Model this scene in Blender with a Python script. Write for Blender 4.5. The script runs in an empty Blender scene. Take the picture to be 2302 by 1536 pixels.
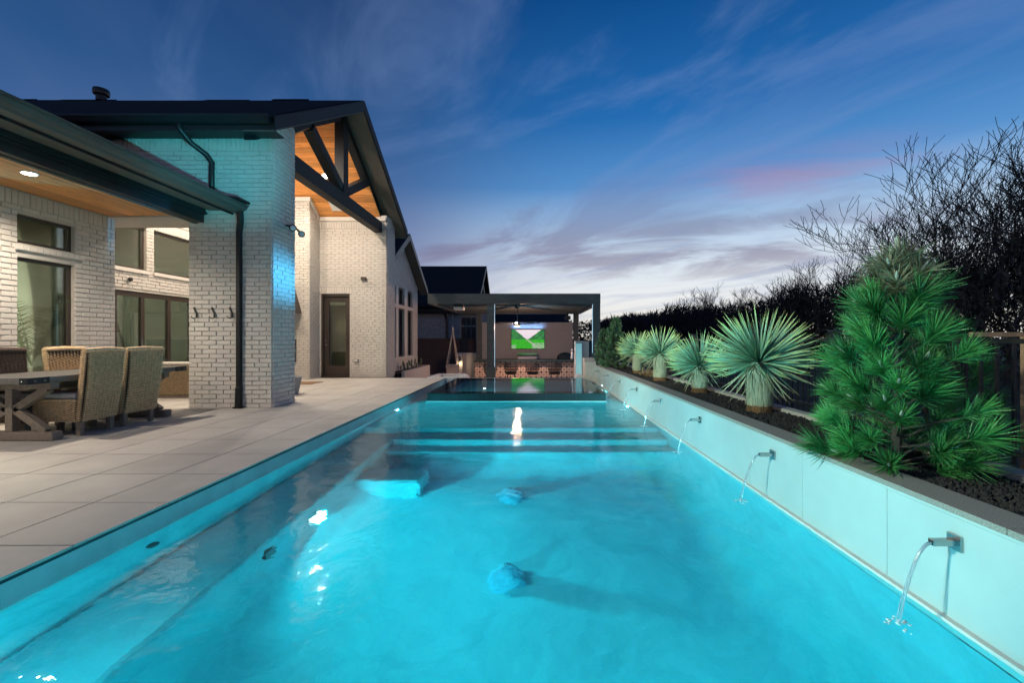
import bpy, bmesh, math, random
import numpy as np
from mathutils import Vector, Matrix, noise as mn
random.seed(7)
R = math.radians
SC = bpy.context.scene
COL = SC.collection

# ------------------------------------------------------------------ camera
cam_d = bpy.data.cameras.new("camera"); cam = bpy.data.objects.new("camera", cam_d); COL.objects.link(cam)
cam.location = (0, 0, 1.13); cam.rotation_euler = (R(90), 0, 0)
cam_d.lens = 15.638; cam_d.sensor_width = 36; cam_d.shift_x = -0.0191; cam_d.shift_y = -0.0026
cam_d.clip_start = 0.05; cam_d.clip_end = 2000
SC.camera = cam

# ------------------------------------------------------------------ render / exposure
SC.render.engine = "CYCLES"
SC.view_settings.view_transform = "Standard"; SC.view_settings.look = "None"
SC.view_settings.exposure = 0.0; SC.view_settings.gamma = 1.0
SC.view_settings.use_curve_mapping = False
cy = SC.cycles
cy.use_denoising = True
cy.max_bounces = 9; cy.diffuse_bounces = 4; cy.glossy_bounces = 4; cy.transmission_bounces = 7; cy.transparent_max_bounces = 10
cy.sample_clamp_indirect = 2.5; cy.sample_clamp_direct = 0
cy.caustics_reflective = False; cy.caustics_refractive = True
cy.blur_glossy = 0.5

# ------------------------------------------------------------------ world: dusk sky after sunset
def N(nt, t, **kw):
    n = nt.nodes.new(t)
    for k, v in kw.items():
        if k == "inp":
            for a, b in v.items(): n.inputs[a].default_value = b
        else: setattr(n, k, v)
    return n
def srgb(r, g, b):
    f = lambda c: (c/12.92 if c <= 0.04045 else ((c+0.055)/1.055)**2.4)
    return (f(r/255), f(g/255), f(b/255), 1)
def ramp(nt, fac, stops, interp="LINEAR"):
    r = N(nt, "ShaderNodeValToRGB"); e = r.color_ramp; e.interpolation = interp
    while len(e.elements) > 1: e.elements.remove(e.elements[-1])
    e.elements[0].position = stops[0][0]; e.elements[0].color = stops[0][1]
    for p, c in stops[1:]:
        x = e.elements.new(p); x.color = c
    nt.links.new(fac, r.inputs[0]); return r
def mathn(nt, op, a, b=None, c=None, clamp=False):
    m = N(nt, "ShaderNodeMath", operation=op, use_clamp=clamp)
    for i, v in enumerate((a, b, c)):
        if v is None: continue
        if isinstance(v, (int, float)): m.inputs[i].default_value = v
        else: nt.links.new(v, m.inputs[i])
    return m.outputs[0]
def mixc(nt, f, a, b, mode="MIX"):
    m = N(nt, "ShaderNodeMix", data_type="RGBA", blend_type=mode)
    for i, v in ((0, f), (6, a), (7, b)):
        if isinstance(v, (int, float)): m.inputs[i].default_value = v
        elif isinstance(v, tuple): m.inputs[i].default_value = v
        else: nt.links.new(v, m.inputs[i])
    return m.outputs[2]

W = bpy.data.worlds.new("World"); SC.world = W; W.use_nodes = True
nt = W.node_tree; nt.nodes.clear()
out = N(nt, "ShaderNodeOutputWorld"); bg = N(nt, "ShaderNodeBackground"); nt.links.new(bg.outputs[0], out.inputs[0])
tc = N(nt, "ShaderNodeTexCoord"); sep = N(nt, "ShaderNodeSeparateXYZ"); nt.links.new(tc.outputs["Generated"], sep.inputs[0])
X, Y, Z = sep.outputs
z0 = mathn(nt, "MAXIMUM", Z, 0.0)
hl = mathn(nt, "SQRT", mathn(nt, "ADD", mathn(nt, "MULTIPLY", X, X), mathn(nt, "MULTIPLY", Y, Y)))
# azimuth closeness to the afterglow (about 22 degrees right of the view axis)
gx, gy = math.sin(R(29)), math.cos(R(29))
az = mathn(nt, "DIVIDE", mathn(nt, "ADD", mathn(nt, "MULTIPLY", X, gx), mathn(nt, "MULTIPLY", Y, gy)), mathn(nt, "MAXIMUM", hl, 0.001))
azf = N(nt, "ShaderNodeMapRange", interpolation_type="SMOOTHSTEP", inp={1: 0.62, 2: 0.99}); nt.links.new(az, azf.inputs[0])
glow = ramp(nt, z0, [(0, srgb(244, 236, 220)), (.09, srgb(240, 242, 242)), (.17, srgb(212, 226, 240)), (.26, srgb(154, 192, 230)), (.32, srgb(88, 148, 208)),
                     (.44, srgb(36, 108, 178)), (.62, srgb(10, 72, 136)), (1, srgb(8, 46, 98))])
far = ramp(nt, z0, [(0, srgb(214, 206, 206)), (.08, srgb(172, 174, 196)), (.18, srgb(124, 134, 176)), (.30, srgb(72, 104, 156)), (.42, srgb(36, 82, 136)), (.60, srgb(14, 58, 110)), (1, srgb(8, 38, 84))])
base = mixc(nt, azf.outputs[0], far.outputs[0], glow.outputs[0])
# clouds on a sheet overhead
den = mathn(nt, "ADD", z0, 0.11)
px = mathn(nt, "DIVIDE", X, den); py = mathn(nt, "DIVIDE", Y, den)
cv = N(nt, "ShaderNodeCombineXYZ"); nt.links.new(px, cv.inputs[0]); nt.links.new(py, cv.inputs[1])
def cloud(rot, sc, nscale, detail, off, dist=1.0, rough=.55):
    mp = N(nt, "ShaderNodeMapping", vector_type="TEXTURE"); nt.links.new(cv.outputs[0], mp.inputs[0])
    mp.inputs["Rotation"].default_value = (0, 0, R(rot)); mp.inputs["Scale"].default_value = sc; mp.inputs["Location"].default_value = off
    n = N(nt, "ShaderNodeTexNoise", inp={"Scale": nscale, "Detail": detail, "Roughness": rough, "Distortion": dist}); nt.links.new(mp.outputs[0], n.inputs[0])
    return n.outputs[0]
c1 = cloud(152, (2.0, 1.0, 1), .85, 12, (2.1, 7.3, 0), 1.5, .62)
# the broad bank over the centre and right is denser
pb_ = Vector((.20, 1, .22)).normalized()
q1 = N(nt, "ShaderNodeVectorMath", operation="SUBTRACT"); nt.links.new(tc.outputs["Generated"], q1.inputs[0]); q1.inputs[1].default_value = pb_
q2 = N(nt, "ShaderNodeVectorMath", operation="MULTIPLY"); nt.links.new(q1.outputs[0], q2.inputs[0]); q2.inputs[1].default_value = (1, 1, 2.8)
q3 = N(nt, "ShaderNodeVectorMath", operation="LENGTH"); nt.links.new(q2.outputs[0], q3.inputs[0])
q4 = N(nt, "ShaderNodeMapRange", interpolation_type="SMOOTHSTEP", inp={1: .52, 2: .05, 3: -.09, 4: .13}); nt.links.new(q3.outputs["Value"], q4.inputs[0])
c1 = mathn(nt, "ADD", c1, q4.outputs[0])
c1r = N(nt, "ShaderNodeMapRange", interpolation_type="SMOOTHSTEP", inp={1: .44, 2: .66}); nt.links.new(c1, c1r.inputs[0])
lowm = N(nt, "ShaderNodeMapRange", interpolation_type="SMOOTHSTEP", inp={1: .46, 2: .13}); nt.links.new(z0, lowm.inputs[0])
horm = N(nt, "ShaderNodeMapRange", interpolation_type="SMOOTHSTEP", inp={1: .07, 2: .19}); nt.links.new(z0, horm.inputs[0])
m1 = mathn(nt, "MULTIPLY", mathn(nt, "MULTIPLY", c1r.outputs[0], lowm.outputs[0]), mathn(nt, "MULTIPLY", horm.outputs[0], .75))
ccol = ramp(nt, z0, [(0, srgb(190, 178, 182)), (.14, srgb(142, 130, 152)), (.25, srgb(112, 110, 146)), (.5, srgb(66, 88, 138))])
base = mixc(nt, m1, base, ccol.outputs[0])
# high pale wisps
c2 = cloud(128, (2.6, 1.0, 1), 1.5, 9, (4.0, 1.0, 0), 1.5, .58)
c2r = N(nt, "ShaderNodeMapRange", interpolation_type="SMOOTHSTEP", inp={1: .46, 2: .72}); nt.links.new(c2, c2r.inputs[0])
base = mixc(nt, mathn(nt, "MULTIPLY", c2r.outputs[0], .32), base, srgb(124, 150, 200))
# thin mauve veil over the darker side
c4 = cloud(120, (2.0, 1.0, 1), .6, 6, (9.0, 2.0, 0), .8)
c4r = N(nt, "ShaderNodeMapRange", interpolation_type="SMOOTHSTEP", inp={1: .35, 2: .72}); nt.links.new(c4, c4r.inputs[0])
veil = mathn(nt, "MULTIPLY", c4r.outputs[0], mathn(nt, "SUBTRACT", .32, mathn(nt, "MULTIPLY", azf.outputs[0], .30)))
base = mixc(nt, veil, base, srgb(96, 116, 156))
# small sunset-lit cloud
pd = Vector((.575, 1, .372)).normalized()
nrm = N(nt, "ShaderNodeVectorMath", operation="SUBTRACT"); nt.links.new(tc.outputs["Generated"], nrm.inputs[0]); nrm.inputs[1].default_value = pd
sc_ = N(nt, "ShaderNodeVectorMath", operation="MULTIPLY"); nt.links.new(nrm.outputs[0], sc_.inputs[0]); sc_.inputs[1].default_value = (.8, .8, 3.4)
ln = N(nt, "ShaderNodeVectorMath", operation="LENGTH"); nt.links.new(sc_.outputs[0], ln.inputs[0])
pk = N(nt, "ShaderNodeMapRange", interpolation_type="SMOOTHSTEP", inp={1: .24, 2: .0}); nt.links.new(ln.outputs["Value"], pk.inputs[0])
c3 = cloud(160, (2.5, 1, 1), 2.4, 6, (0, 0, 0), 1.0)
c3r = N(nt, "ShaderNodeMapRange", inp={1: .36, 2: .62}); nt.links.new(c3, c3r.inputs[0])
base = mixc(nt, mathn(nt, "MULTIPLY", mathn(nt, "MULTIPLY", pk.outputs[0], c3r.outputs[0]), .42), base, srgb(186, 132, 158))
nt.links.new(base, bg.inputs[0]); bg.inputs[1].default_value = 1.0

# ------------------------------------------------------------------ materials
MATS = {}
def mat(name, col, rough=.6, metal=0., noise=.0, nscale=8., bump=0., bscale=60., spec=.5, objrand=0., stretch=None, coat=0., emit=None, estr=1.):
    m = bpy.data.materials.new(name); m.use_nodes = True; t = m.node_tree
    b = t.nodes["Principled BSDF"]; b.inputs["Roughness"].default_value = rough; b.inputs["Metallic"].default_value = metal
    b.inputs["Specular IOR Level"].default_value = spec; b.inputs["Coat Weight"].default_value = coat
    c = (*col, 1) if len(col) == 3 else col
    tcn = N(t, "ShaderNodeTexCoord"); geo = N(t, "ShaderNodeNewGeometry")
    src = geo.outputs["Position"]
    if stretch:
        mp = N(t, "ShaderNodeMapping"); mp.inputs["Scale"].default_value = stretch; t.links.new(src, mp.inputs[0]); src = mp.outputs[0]
    cur = None
    if noise > 0:
        n = N(t, "ShaderNodeTexNoise", inp={"Scale": nscale, "Detail": 6, "Roughness": .6}); t.links.new(src, n.inputs[0])
        lo = tuple(x*(1-noise) for x in c[:3])+(1,); hi = tuple(min(1, x*(1+noise)) for x in c[:3])+(1,)
        cur = ramp(t, n.outputs[0], [(.3, lo), (.7, hi)]).outputs[0]
    if objrand > 0:
        oi = N(t, "ShaderNodeObjectInfo")
        v = mathn(t, "ADD", mathn(t, "MULTIPLY", oi.outputs["Random"], 2*objrand), 1-objrand)
        hsv = N(t, "ShaderNodeHueSaturation"); t.links.new(v, hsv.inputs["Value"])
        if cur is None: hsv.inputs["Color"].default_value = c
        else: t.links.new(cur, hsv.inputs["Color"])
        cur = hsv.outputs[0]
    if cur is None: b.inputs["Base Color"].default_value = c
    else: t.links.new(cur, b.inputs["Base Color"])
    if bump > 0:
        n2 = N(t, "ShaderNodeTexNoise", inp={"Scale": bscale, "Detail": 4}); t.links.new(src, n2.inputs[0])
        bp = N(t, "ShaderNodeBump", inp={"Strength": bump, "Distance": .01}); t.links.new(n2.outputs[0], bp.inputs["Height"]); t.links.new(bp.outputs[0], b.inputs["Normal"])
    if emit:
        b.inputs["Emission Color"].default_value = (*emit, 1); b.inputs["Emission Strength"].default_value = estr
    MATS[name] = m; return m
M = MATS
mat("painted_brick", (.60, .565, .515), .55, noise=.07, nscale=5, bump=.45, bscale=55, objrand=.03)
mat("painted_mortar", (.50, .47, .42), .7, noise=.08, nscale=9, bump=.5, bscale=80)
mat("painted_trim", (.62, .59, .54), .5, noise=.04)
mat("dark_metal", (.012, .014, .016), .45, noise=.15, nscale=3, spec=.4)
mat("gutter_metal", (.055, .06, .055), .5, noise=.08, nscale=3)
mat("soffit_board", (.10, .085, .07), .6, noise=.1, nscale=6)
mat("dark_timber", (.014, .015, .018), .6, spec=.25, noise=.35, nscale=10, bump=.4, bscale=30, stretch=(1, 4, 8))
mat("roof_shingle", (.022, .024, .03), .9, noise=.5, nscale=25, bump=1, bscale=60, spec=.1)
mat("bronze_frame", (.045, .032, .026), .45, noise=.1)
mat("deck_tile", (.46, .435, .40), .55, noise=.13, nscale=1.7, bump=.15, bscale=120, objrand=.06)
mat("grout", (.07, .065, .06), .9)
mat("interior_paint", (.50, .54, .48), .8, noise=.03)
mat("interior_floor", (.2, .16, .11), .5)
mat("stucco", (.52, .47, .43), .85, noise=.05, nscale=6, bump=.5, bscale=90)
mat("white_stone", (.7, .7, .68), .5, noise=.05)
mat("coping_granite", (.30, .27, .245), .8, noise=.4, nscale=160, bump=.4, bscale=200)
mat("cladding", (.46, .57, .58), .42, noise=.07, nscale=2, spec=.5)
mat("lava_rock", (.03, .026, .026), .95, noise=.5, nscale=90, bump=.6, bscale=120)
mat("planter_soil", (.02, .017, .015), .95, noise=.5, nscale=60)
mat("spa_granite", (.020, .026, .030), .32, noise=.3, nscale=60, spec=.35)
mat("chrome", (.55, .56, .55), .22, metal=1.)
mat("black_paint", (.012, .013, .015), .4)
mat("fence_timber", (.085, .045, .032), .8, noise=.35, nscale=12, stretch=(6, 6, .7), bump=.4, bscale=40)
mat("gate_timber", (.42, .24, .14), .7, noise=.25, nscale=12)
mat("grey_oak", (.20, .165, .13), .6, noise=.28, nscale=9, stretch=(6, 6, 6), bump=.4, bscale=60)
mat("table_top", (.125, .12, .115), .42, noise=.22, nscale=5, stretch=(6, .8, 1), bump=.15, bscale=60)
mat("steel_plate", (.03, .035, .045), .4, metal=.6)
mat("cushion", (.62, .58, .53), .85, noise=.05, bump=.3, bscale=200)
mat("wicker_backing", (.05, .036, .024), .9)
mat("concrete_pot", (.27, .27, .28), .6, noise=.1)
mat("mat_fibre", (.20, .12, .06), .95, noise=.3, nscale=60)
mat("rope", (.60, .52, .44), .9, noise=.1)
mat("neighbour_brick", (.26, .27, .28), .8, noise=.2, nscale=6)
mat("dark_ground", (.018, .02, .014), .95, noise=.5, nscale=2)
mat("bark", (.05, .042, .036), .9, noise=.3, nscale=8)
mat("thatch", (.42, .40, .27), .85, noise=.35, nscale=20, stretch=(6, 6, .8), bump=.6, bscale=60)
mat("brown_bark", (.22, .12, .055), .9, noise=.4, nscale=30, stretch=(6, 6, .8), bump=.6, bscale=60)
mat("rabbit_resin", (.16, .09, .045), .7, noise=.3, nscale=20)
mat("lamp_lens", (.8, .75, .6), .4, emit=(1, .86, .66), estr=22)
mat("sconce_glow", (.8, .75, .6), .4, emit=(1, .8, .5), estr=3.5)
mat("pool_lamp", (.8, .9, .9), .4, emit=(.6, .97, 1), estr=5)
mat("led_strip", (.8, .9, .9), .4, emit=(.35, .75, 1), estr=1.0)
mat("black_wicker", (.03, .024, .026), .6, bump=.8, bscale=90)
mat("stainless", (.45, .46, .48), .3, metal=1.)
mat("cover_green", (.025, .045, .045), .7, noise=.2)
mat("cactus", (.07, .11, .05), .6, noise=.2, nscale=20)
mat("palm_green", (.05, .13, .04), .5, objrand=.2)
mat("orange_panel", (.45, .22, .07), .6)

def glass_mat(name, tint, refl=.10, rough=.02):
    m = bpy.data.materials.new(name); m.use_nodes = True; t = m.node_tree; t.nodes.clear()
    o = N(t, "ShaderNodeOutputMaterial"); tr = N(t, "ShaderNodeBsdfTransparent"); tr.inputs[0].default_value = (*tint, 1)
    gl = N(t, "ShaderNodeBsdfGlossy"); gl.inputs["Roughness"].default_value = rough; gl.inputs[0].default_value = (1, 1, 1, 1)
    fr = N(t, "ShaderNodeFresnel", inp={"IOR": 1.5}); f = mathn(t, "ADD", mathn(t, "MULTIPLY", fr.outputs[0], .9), refl, clamp=True)
    mx = N(t, "ShaderNodeMixShader"); t.links.new(f, mx.inputs[0]); t.links.new(tr.outputs[0], mx.inputs[1]); t.links.new(gl.outputs[0], mx.inputs[2]); t.links.new(mx.outputs[0], o.inputs[0])
    MATS[name] = m; return m
glass_mat("window_glass", (.80, .86, .78), .05)
glass_mat("dark_glass", (.25, .3, .32), .12)

def water_mat(name, bumps, tmix, rough):
    m = bpy.data.materials.new(name); m.use_nodes = True; t = m.node_tree; t.nodes.clear()
    o = N(t, "ShaderNodeOutputMaterial"); g = N(t, "ShaderNodeBsdfGlass", inp={"IOR": 1.33, "Roughness": rough}); g.inputs[0].default_value = (.93, .99, 1, 1)
    tr = N(t, "ShaderNodeBsdfTransparent"); tr.inputs[0].default_value = (.8, .97, 1, 1)
    mx = N(t, "ShaderNodeMixShader"); mx.inputs[0].default_value = tmix
    geo = N(t, "ShaderNodeNewGeometry")
    h = None
    for s, st, dist in bumps:
        n = N(t, "ShaderNodeTexNoise", inp={"Scale": s, "Detail": 3, "Roughness": .5, "Distortion": .6}); t.links.new(geo.outputs["Position"], n.inputs[0])
        bp = N(t, "ShaderNodeBump", inp={"Strength": st, "Distance": dist}); t.links.new(n.outputs[0], bp.inputs["Height"])
        if h: t.links.new(h, bp.inputs["Normal"])
        h = bp.outputs[0]
    t.links.new(h, g.inputs["Normal"])
    t.links.new(g.outputs[0], mx.inputs[1]); t.links.new(tr.outputs[0], mx.inputs[2]); t.links.new(mx.outputs[0], o.inputs[0])
    MATS[name] = m; return m
water_mat("pool_water", [(2.2, .45, .028), (9, .5, .006), (30, .3, .002)], .0, .045)
water_mat("spa_water", [(2.0, .22, .012), (12, .3, .003)], .0, .02)

def plaster():
    m = mat("pool_plaster", (.22, .54, .60), .7); t = m.node_tree; b = t.nodes["Principled BSDF"]
    geo = N(t, "ShaderNodeNewGeometry")
    n = N(t, "ShaderNodeTexNoise", inp={"Scale": 1.6, "Detail": 10, "Roughness": .7, "Distortion": 1.4}); t.links.new(geo.outputs[0], n.inputs[0])
    n2 = N(t, "ShaderNodeTexNoise", inp={"Scale": 60, "Detail": 3}); t.links.new(geo.outputs[0], n2.inputs[0])
    r = ramp(t, n.outputs[0], [(.3, (.10, .38, .45, 1)), (.7, (.20, .60, .66, 1))])
    r2 = mixc(t, .12, r.outputs[0], n2.outputs[1], "OVERLAY")
    t.links.new(r2, b.inputs["Base Color"])
plaster()

def wood_mat(name, c1, c2, axis):
    m = bpy.data.materials.new(name); m.use_nodes = True; t = m.node_tree; b = t.nodes["Principled BSDF"]; b.inputs["Roughness"].default_value = .5
    geo = N(t, "ShaderNodeNewGeometry"); oi = N(t, "ShaderNodeObjectInfo")
    mp = N(t, "ShaderNodeMapping"); s = [9, 9, 9]; s[axis] = .9; mp.inputs["Scale"].default_value = s
    ad = N(t, "ShaderNodeVectorMath", operation="ADD"); t.links.new(geo.outputs[0], ad.inputs[0])
    cb = N(t, "ShaderNodeCombineXYZ"); k = mathn(t, "MULTIPLY", oi.outputs["Random"], 37.)
    for i in range(3): t.links.new(k, cb.inputs[i])
    t.links.new(cb.outputs[0], ad.inputs[1]); t.links.new(ad.outputs[0], mp.inputs[0])
    n = N(t, "ShaderNodeTexNoise", inp={"Scale": 2.6, "Detail": 6, "Distortion": .8}); t.links.new(mp.outputs[0], n.inputs[0])
    r = ramp(t, n.outputs[0], [(.3, (*c1, 1)), (.68, (*c2, 1))])
    # knots
    v = N(t, "ShaderNodeTexVoronoi", feature="F1", inp={"Scale": 5.2}); t.links.new(ad.outputs[0], v.inputs[0])
    kr = N(t, "ShaderNodeMapRange", inp={1: .05, 2: .11, 3: 1., 4: 0.}); t.links.new(v.outputs[0], kr.inputs[0])
    c = mixc(t, mathn(t, "MULTIPLY", kr.outputs[0], .8), r.outputs[0], (c1[0]*.22, c1[1]*.18, c1[2]*.18, 1))
    hs = N(t, "ShaderNodeHueSaturation"); t.links.new(c, hs.inputs["Color"]); t.links.new(mathn(t, "ADD", mathn(t, "MULTIPLY", oi.outputs["Random"], .5), .72), hs.inputs["Value"])
    t.links.new(hs.outputs[0], b.inputs["Base Color"]); MATS[name] = m
wood_mat("cedar_x", (.58, .22, .055), (.86, .38, .11), 0)
wood_mat("cedar_y", (.54, .22, .06), (.80, .36, .12), 1)

def leaf_mat(name, stops, rough=.45, objr=.12, axis=2):
    m = bpy.data.materials.new(name); m.use_nodes = True; t = m.node_tree; b = t.nodes["Principled BSDF"]; b.inputs["Roughness"].default_value = rough
    tcn = N(t, "ShaderNodeTexCoord"); sp = N(t, "ShaderNodeSeparateXYZ"); t.links.new(tcn.outputs["Generated"], sp.inputs[0])
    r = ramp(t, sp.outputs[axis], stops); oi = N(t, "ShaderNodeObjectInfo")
    hs = N(t, "ShaderNodeHueSaturation"); t.links.new(r.outputs[0], hs.inputs["Color"]); t.links.new(mathn(t, "ADD", mathn(t, "MULTIPLY", oi.outputs["Random"], 2*objr), 1-objr), hs.inputs["Value"])
    t.links.new(hs.outputs[0], b.inputs["Base Color"]); MATS[name] = m
leaf_mat("yucca_leaf", [(0, (.16, .30, .20, 1)), (.6, (.32, .50, .32, 1)), (.86, (.54, .62, .24, 1)), (1, (.50, .42, .16, 1))], .38, .25)
leaf_mat("yucca_dry", [(0, (.28, .30, .18, 1)), (1, (.40, .34, .2, 1))], .6, .2)
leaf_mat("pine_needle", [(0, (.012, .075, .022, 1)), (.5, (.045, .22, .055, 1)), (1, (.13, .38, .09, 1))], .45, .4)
leaf_mat("pine_dry", [(0, (.10, .10, .05, 1)), (1, (.24, .22, .13, 1))], .5, .2)
leaf_mat("mugo_needle", [(0, (.05, .11, .05, 1)), (1, (.15, .25, .10, 1))], .5, .3)
mat("bubbler_stone", (.10, .30, .40), .5, noise=.2, nscale=14)
mat("foam", (.75, .85, .88), .4)
mat("pine_bud", (.40, .42, .34), .7)

def wicker(name, a, b_):
    m = mat(name, a, .6, noise=.3, nscale=25, bump=.3, bscale=150, objrand=.06); return m
wicker("wicker_tan", (.72, .51, .29), None)
wicker("wicker_dark", (.085, .055, .045), None)
wicker("wicker_sofa", (.36, .27, .16), None)

# ------------------------------------------------------------------ mesh helpers
def worldloc(o):
    v = Vector((0, 0, 0))
    while o is not None:
        v = v + o.location; o = o.parent
    return v
class MB:
    def __init__(s): s.v = []; s.f = []
    def add(s, vs, fs):
        k = len(s.v); s.v += [tuple(v) for v in vs]; s.f += [tuple(i+k for i in f) for f in fs]; return s
    def box(s, x0, x1, y0, y1, z0, z1):
        return s.add([(x0,y0,z0),(x1,y0,z0),(x1,y1,z0),(x0,y1,z0),(x0,y0,z1),(x1,y0,z1),(x1,y1,z1),(x0,y1,z1)],
                     [(0,3,2,1),(4,5,6,7),(0,1,5,4),(1,2,6,5),(2,3,7,6),(3,0,4,7)])
    def quad(s, a, b, c, d): return s.add([a, b, c, d], [(0, 1, 2, 3)])
    def bar(s, a, b, w, h, up=(0, 0, 1)):
        a = Vector(a); b = Vector(b); d = (b-a).normalized(); up = Vector(up)
        if abs(d.dot(up)) > .97: up = Vector((1, 0, 0))
        r = d.cross(up).normalized()*w/2; u = r.cross(d).normalized()*h/2
        vs = [a-r-u, a+r-u, a+r+u, a-r+u, b-r-u, b+r-u, b+r+u, b-r+u]
        return s.add(vs, [(0,3,2,1),(4,5,6,7),(0,1,5,4),(1,2,6,5),(2,3,7,6),(3,0,4,7)])
    def tube(s, pts, rad, n=8, caps=True):
        pts = [Vector(p) for p in pts]; m = len(pts)
        rad = rad if isinstance(rad, (list, tuple)) else [rad]*m
        vs = []; fs = []; ref = None
        for i, p in enumerate(pts):
            d = (pts[min(i+1, m-1)]-pts[max(i-1, 0)]).normalized()
            if ref is None: ref = Vector((0, 0, 1)) if abs(d.z) < .9 else Vector((1, 0, 0))
            a = (ref - d*ref.dot(d)).normalized(); ref = a; b = d.cross(a)
            for k in range(n):
                t = 2*math.pi*k/n; vs.append(p+(a*math.cos(t)+b*math.sin(t))*rad[i])
        for i in range(m-1):
            for k in range(n): fs.append((i*n+k, i*n+(k+1)%n, (i+1)*n+(k+1)%n, (i+1)*n+k))
        if caps: fs.append(tuple(range(n-1, -1, -1))); fs.append(tuple((m-1)*n+k for k in range(n)))
        return s.add(vs, fs)
    def lathe(s, c, prof, n=20):
        vs = []; fs = []; m = len(prof)
        for r, z in prof:
            for k in range(n):
                t = 2*math.pi*k/n; vs.append((c[0]+r*math.cos(t), c[1]+r*math.sin(t), c[2]+z))
        for i in range(m-1):
            for k in range(n): fs.append((i*n+k, i*n+(k+1)%n, (i+1)*n+(k+1)%n, (i+1)*n+k))
        return s.add(vs, fs)
    def ball(s, c, r, n=12, m=8):
        r = r if isinstance(r, (tuple, list)) else (r, r, r); vs = []; fs = []
        for i in range(m+1):
            p = math.pi*i/m
            for k in range(n):
                t = 2*math.pi*k/n; vs.append((c[0]+r[0]*math.sin(p)*math.cos(t), c[1]+r[1]*math.sin(p)*math.sin(t), c[2]-r[2]*math.cos(p)))
        for i in range(m):
            for k in range(n): fs.append((i*n+k, i*n+(k+1)%n, (i+1)*n+(k+1)%n, (i+1)*n+k))
        return s.add(vs, fs)
    def prism(s, poly, axis, a, b):
        # poly: 2-D points in the plane of the other two axes
        def P(u, v, w): return (w, u, v) if axis == 0 else ((u, w, v) if axis == 1 else (u, v, w))
        n = len(poly); vs = [P(u, v, a) for u, v in poly]+[P(u, v, b) for u, v in poly]
        fs = [tuple(range(n-1, -1, -1)), tuple(range(n, 2*n))]+[(i, (i+1)%n, n+(i+1)%n, n+i) for i in range(n)]
        return s.add(vs, fs)
    def mesh(s, name, m, smooth=False, off=(0, 0, 0)):
        me = bpy.data.meshes.new(name)
        o = Vector(off)
        me.from_pydata([(v[0]-o[0], v[1]-o[1], v[2]-o[2]) for v in s.v], [], s.f)
        if m: me.materials.append(M[m] if isinstance(m, str) else m)
        if smooth: me.polygons.foreach_set("use_smooth", [True]*len(me.polygons))
        me.update(); return me
    def build(s, name, m, parent=None, smooth=False, bevel=0, stuff=False, fix=True):
        me = s.mesh(name, m, smooth, worldloc(parent))
        if fix:
            bm = bmesh.new(); bm.from_mesh(me); bmesh.ops.recalc_face_normals(bm, faces=bm.faces); bm.to_mesh(me); bm.free()
        o = bpy.data.objects.new(name, me); COL.objects.link(o); o.parent = parent
        if bevel:
            b = o.modifiers.new("bevel", "BEVEL"); b.width = bevel; b.segments = 2; b.limit_method = "ANGLE"; b.angle_limit = R(40)
        if stuff: o["kind"] = "stuff"
        return o
def B(*a): return MB().box(*a)
def tag(o, label=None, cat=None, group=None, kind=None):
    if label: o["label"] = label
    if cat: o["category"] = cat
    if group: o["group"] = group
    if kind: o["kind"] = kind
    return o
def thing(name, label, cat, loc=(0, 0, 0), group=None, kind=None, rz=0):
    o = bpy.data.objects.new(name, None); COL.objects.link(o); o.location = loc; o.rotation_euler.z = rz; o.empty_display_size = .1
    return tag(o, label, cat, group, kind)
def struct(o): o["kind"] = "structure"; return o
def inst(name, me, parent, loc, rot=None, scale=None):
    o = bpy.data.objects.new(name, me); COL.objects.link(o); o.parent = parent; o.location = Vector(loc)-worldloc(parent)
    if rot is not None: o.rotation_euler = rot
    if scale is not None: o.scale = scale if not isinstance(scale, (int, float)) else (scale,)*3
    return o
def copy_tree(o, parent=None, loc=None, rz=None):
    c = o.copy(); COL.objects.link(c); c.parent = parent
    if loc is not None: c.location = loc
    if rz is not None: c.rotation_euler.z = rz
    for ch in list(o.children): copy_tree(ch, c)
    return c
def spot(name, loc, target, power, col, size=80, blend=.5, rad=.05):
    l = bpy.data.lights.new(name, "SPOT"); l.energy = power; l.color = col; l.spot_size = R(size); l.spot_blend = blend; l.shadow_soft_size = rad
    o = bpy.data.objects.new(name, l); COL.objects.link(o); o.location = loc
    o.rotation_euler = (Vector(target)-Vector(loc)).to_track_quat("-Z", "Y").to_euler(); return o
def point(name, loc, power, col, rad=.08):
    l = bpy.data.lights.new(name, "POINT"); l.energy = power; l.color = col; l.shadow_soft_size = rad
    o = bpy.data.objects.new(name, l); COL.objects.link(o); o.location = loc; return o
def area(name, loc, target, power, col, size, shape="DISK", sy=None, spread=None):
    l = bpy.data.lights.new(name, "AREA"); l.energy = power; l.color = col; l.shape = shape; l.size = size
    if sy: l.size_y = sy
    if spread: l.spread = R(spread)
    o = bpy.data.objects.new(name, l); COL.objects.link(o); o.location = loc
    o.rotation_euler = (Vector(target)-Vector(loc)).to_track_quat("-Z", "Y").to_euler(); return o

WARM = (1, .86, .70); CYAN = (.02, .82, .92)

# ================================================================== GROUND, DECK, POOL
tag(B(-120, 2.9, -30, 400, -1.95, -1.9).build("ground", "dark_ground"), kind="structure")
g2 = B(2.82, 200, -30, 400, -.5, -.1).build("ground", "dark_ground"); struct(g2)
PL, PR = -2.52, 1.91          # pool sides
WZ = -.16                     # water level
YF = 13.0                     # far end of pool
struct(B(-9, 9, 12.86, 40, -.9, -.8).build("sunken_patio_floor", "deck_tile"))
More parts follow.
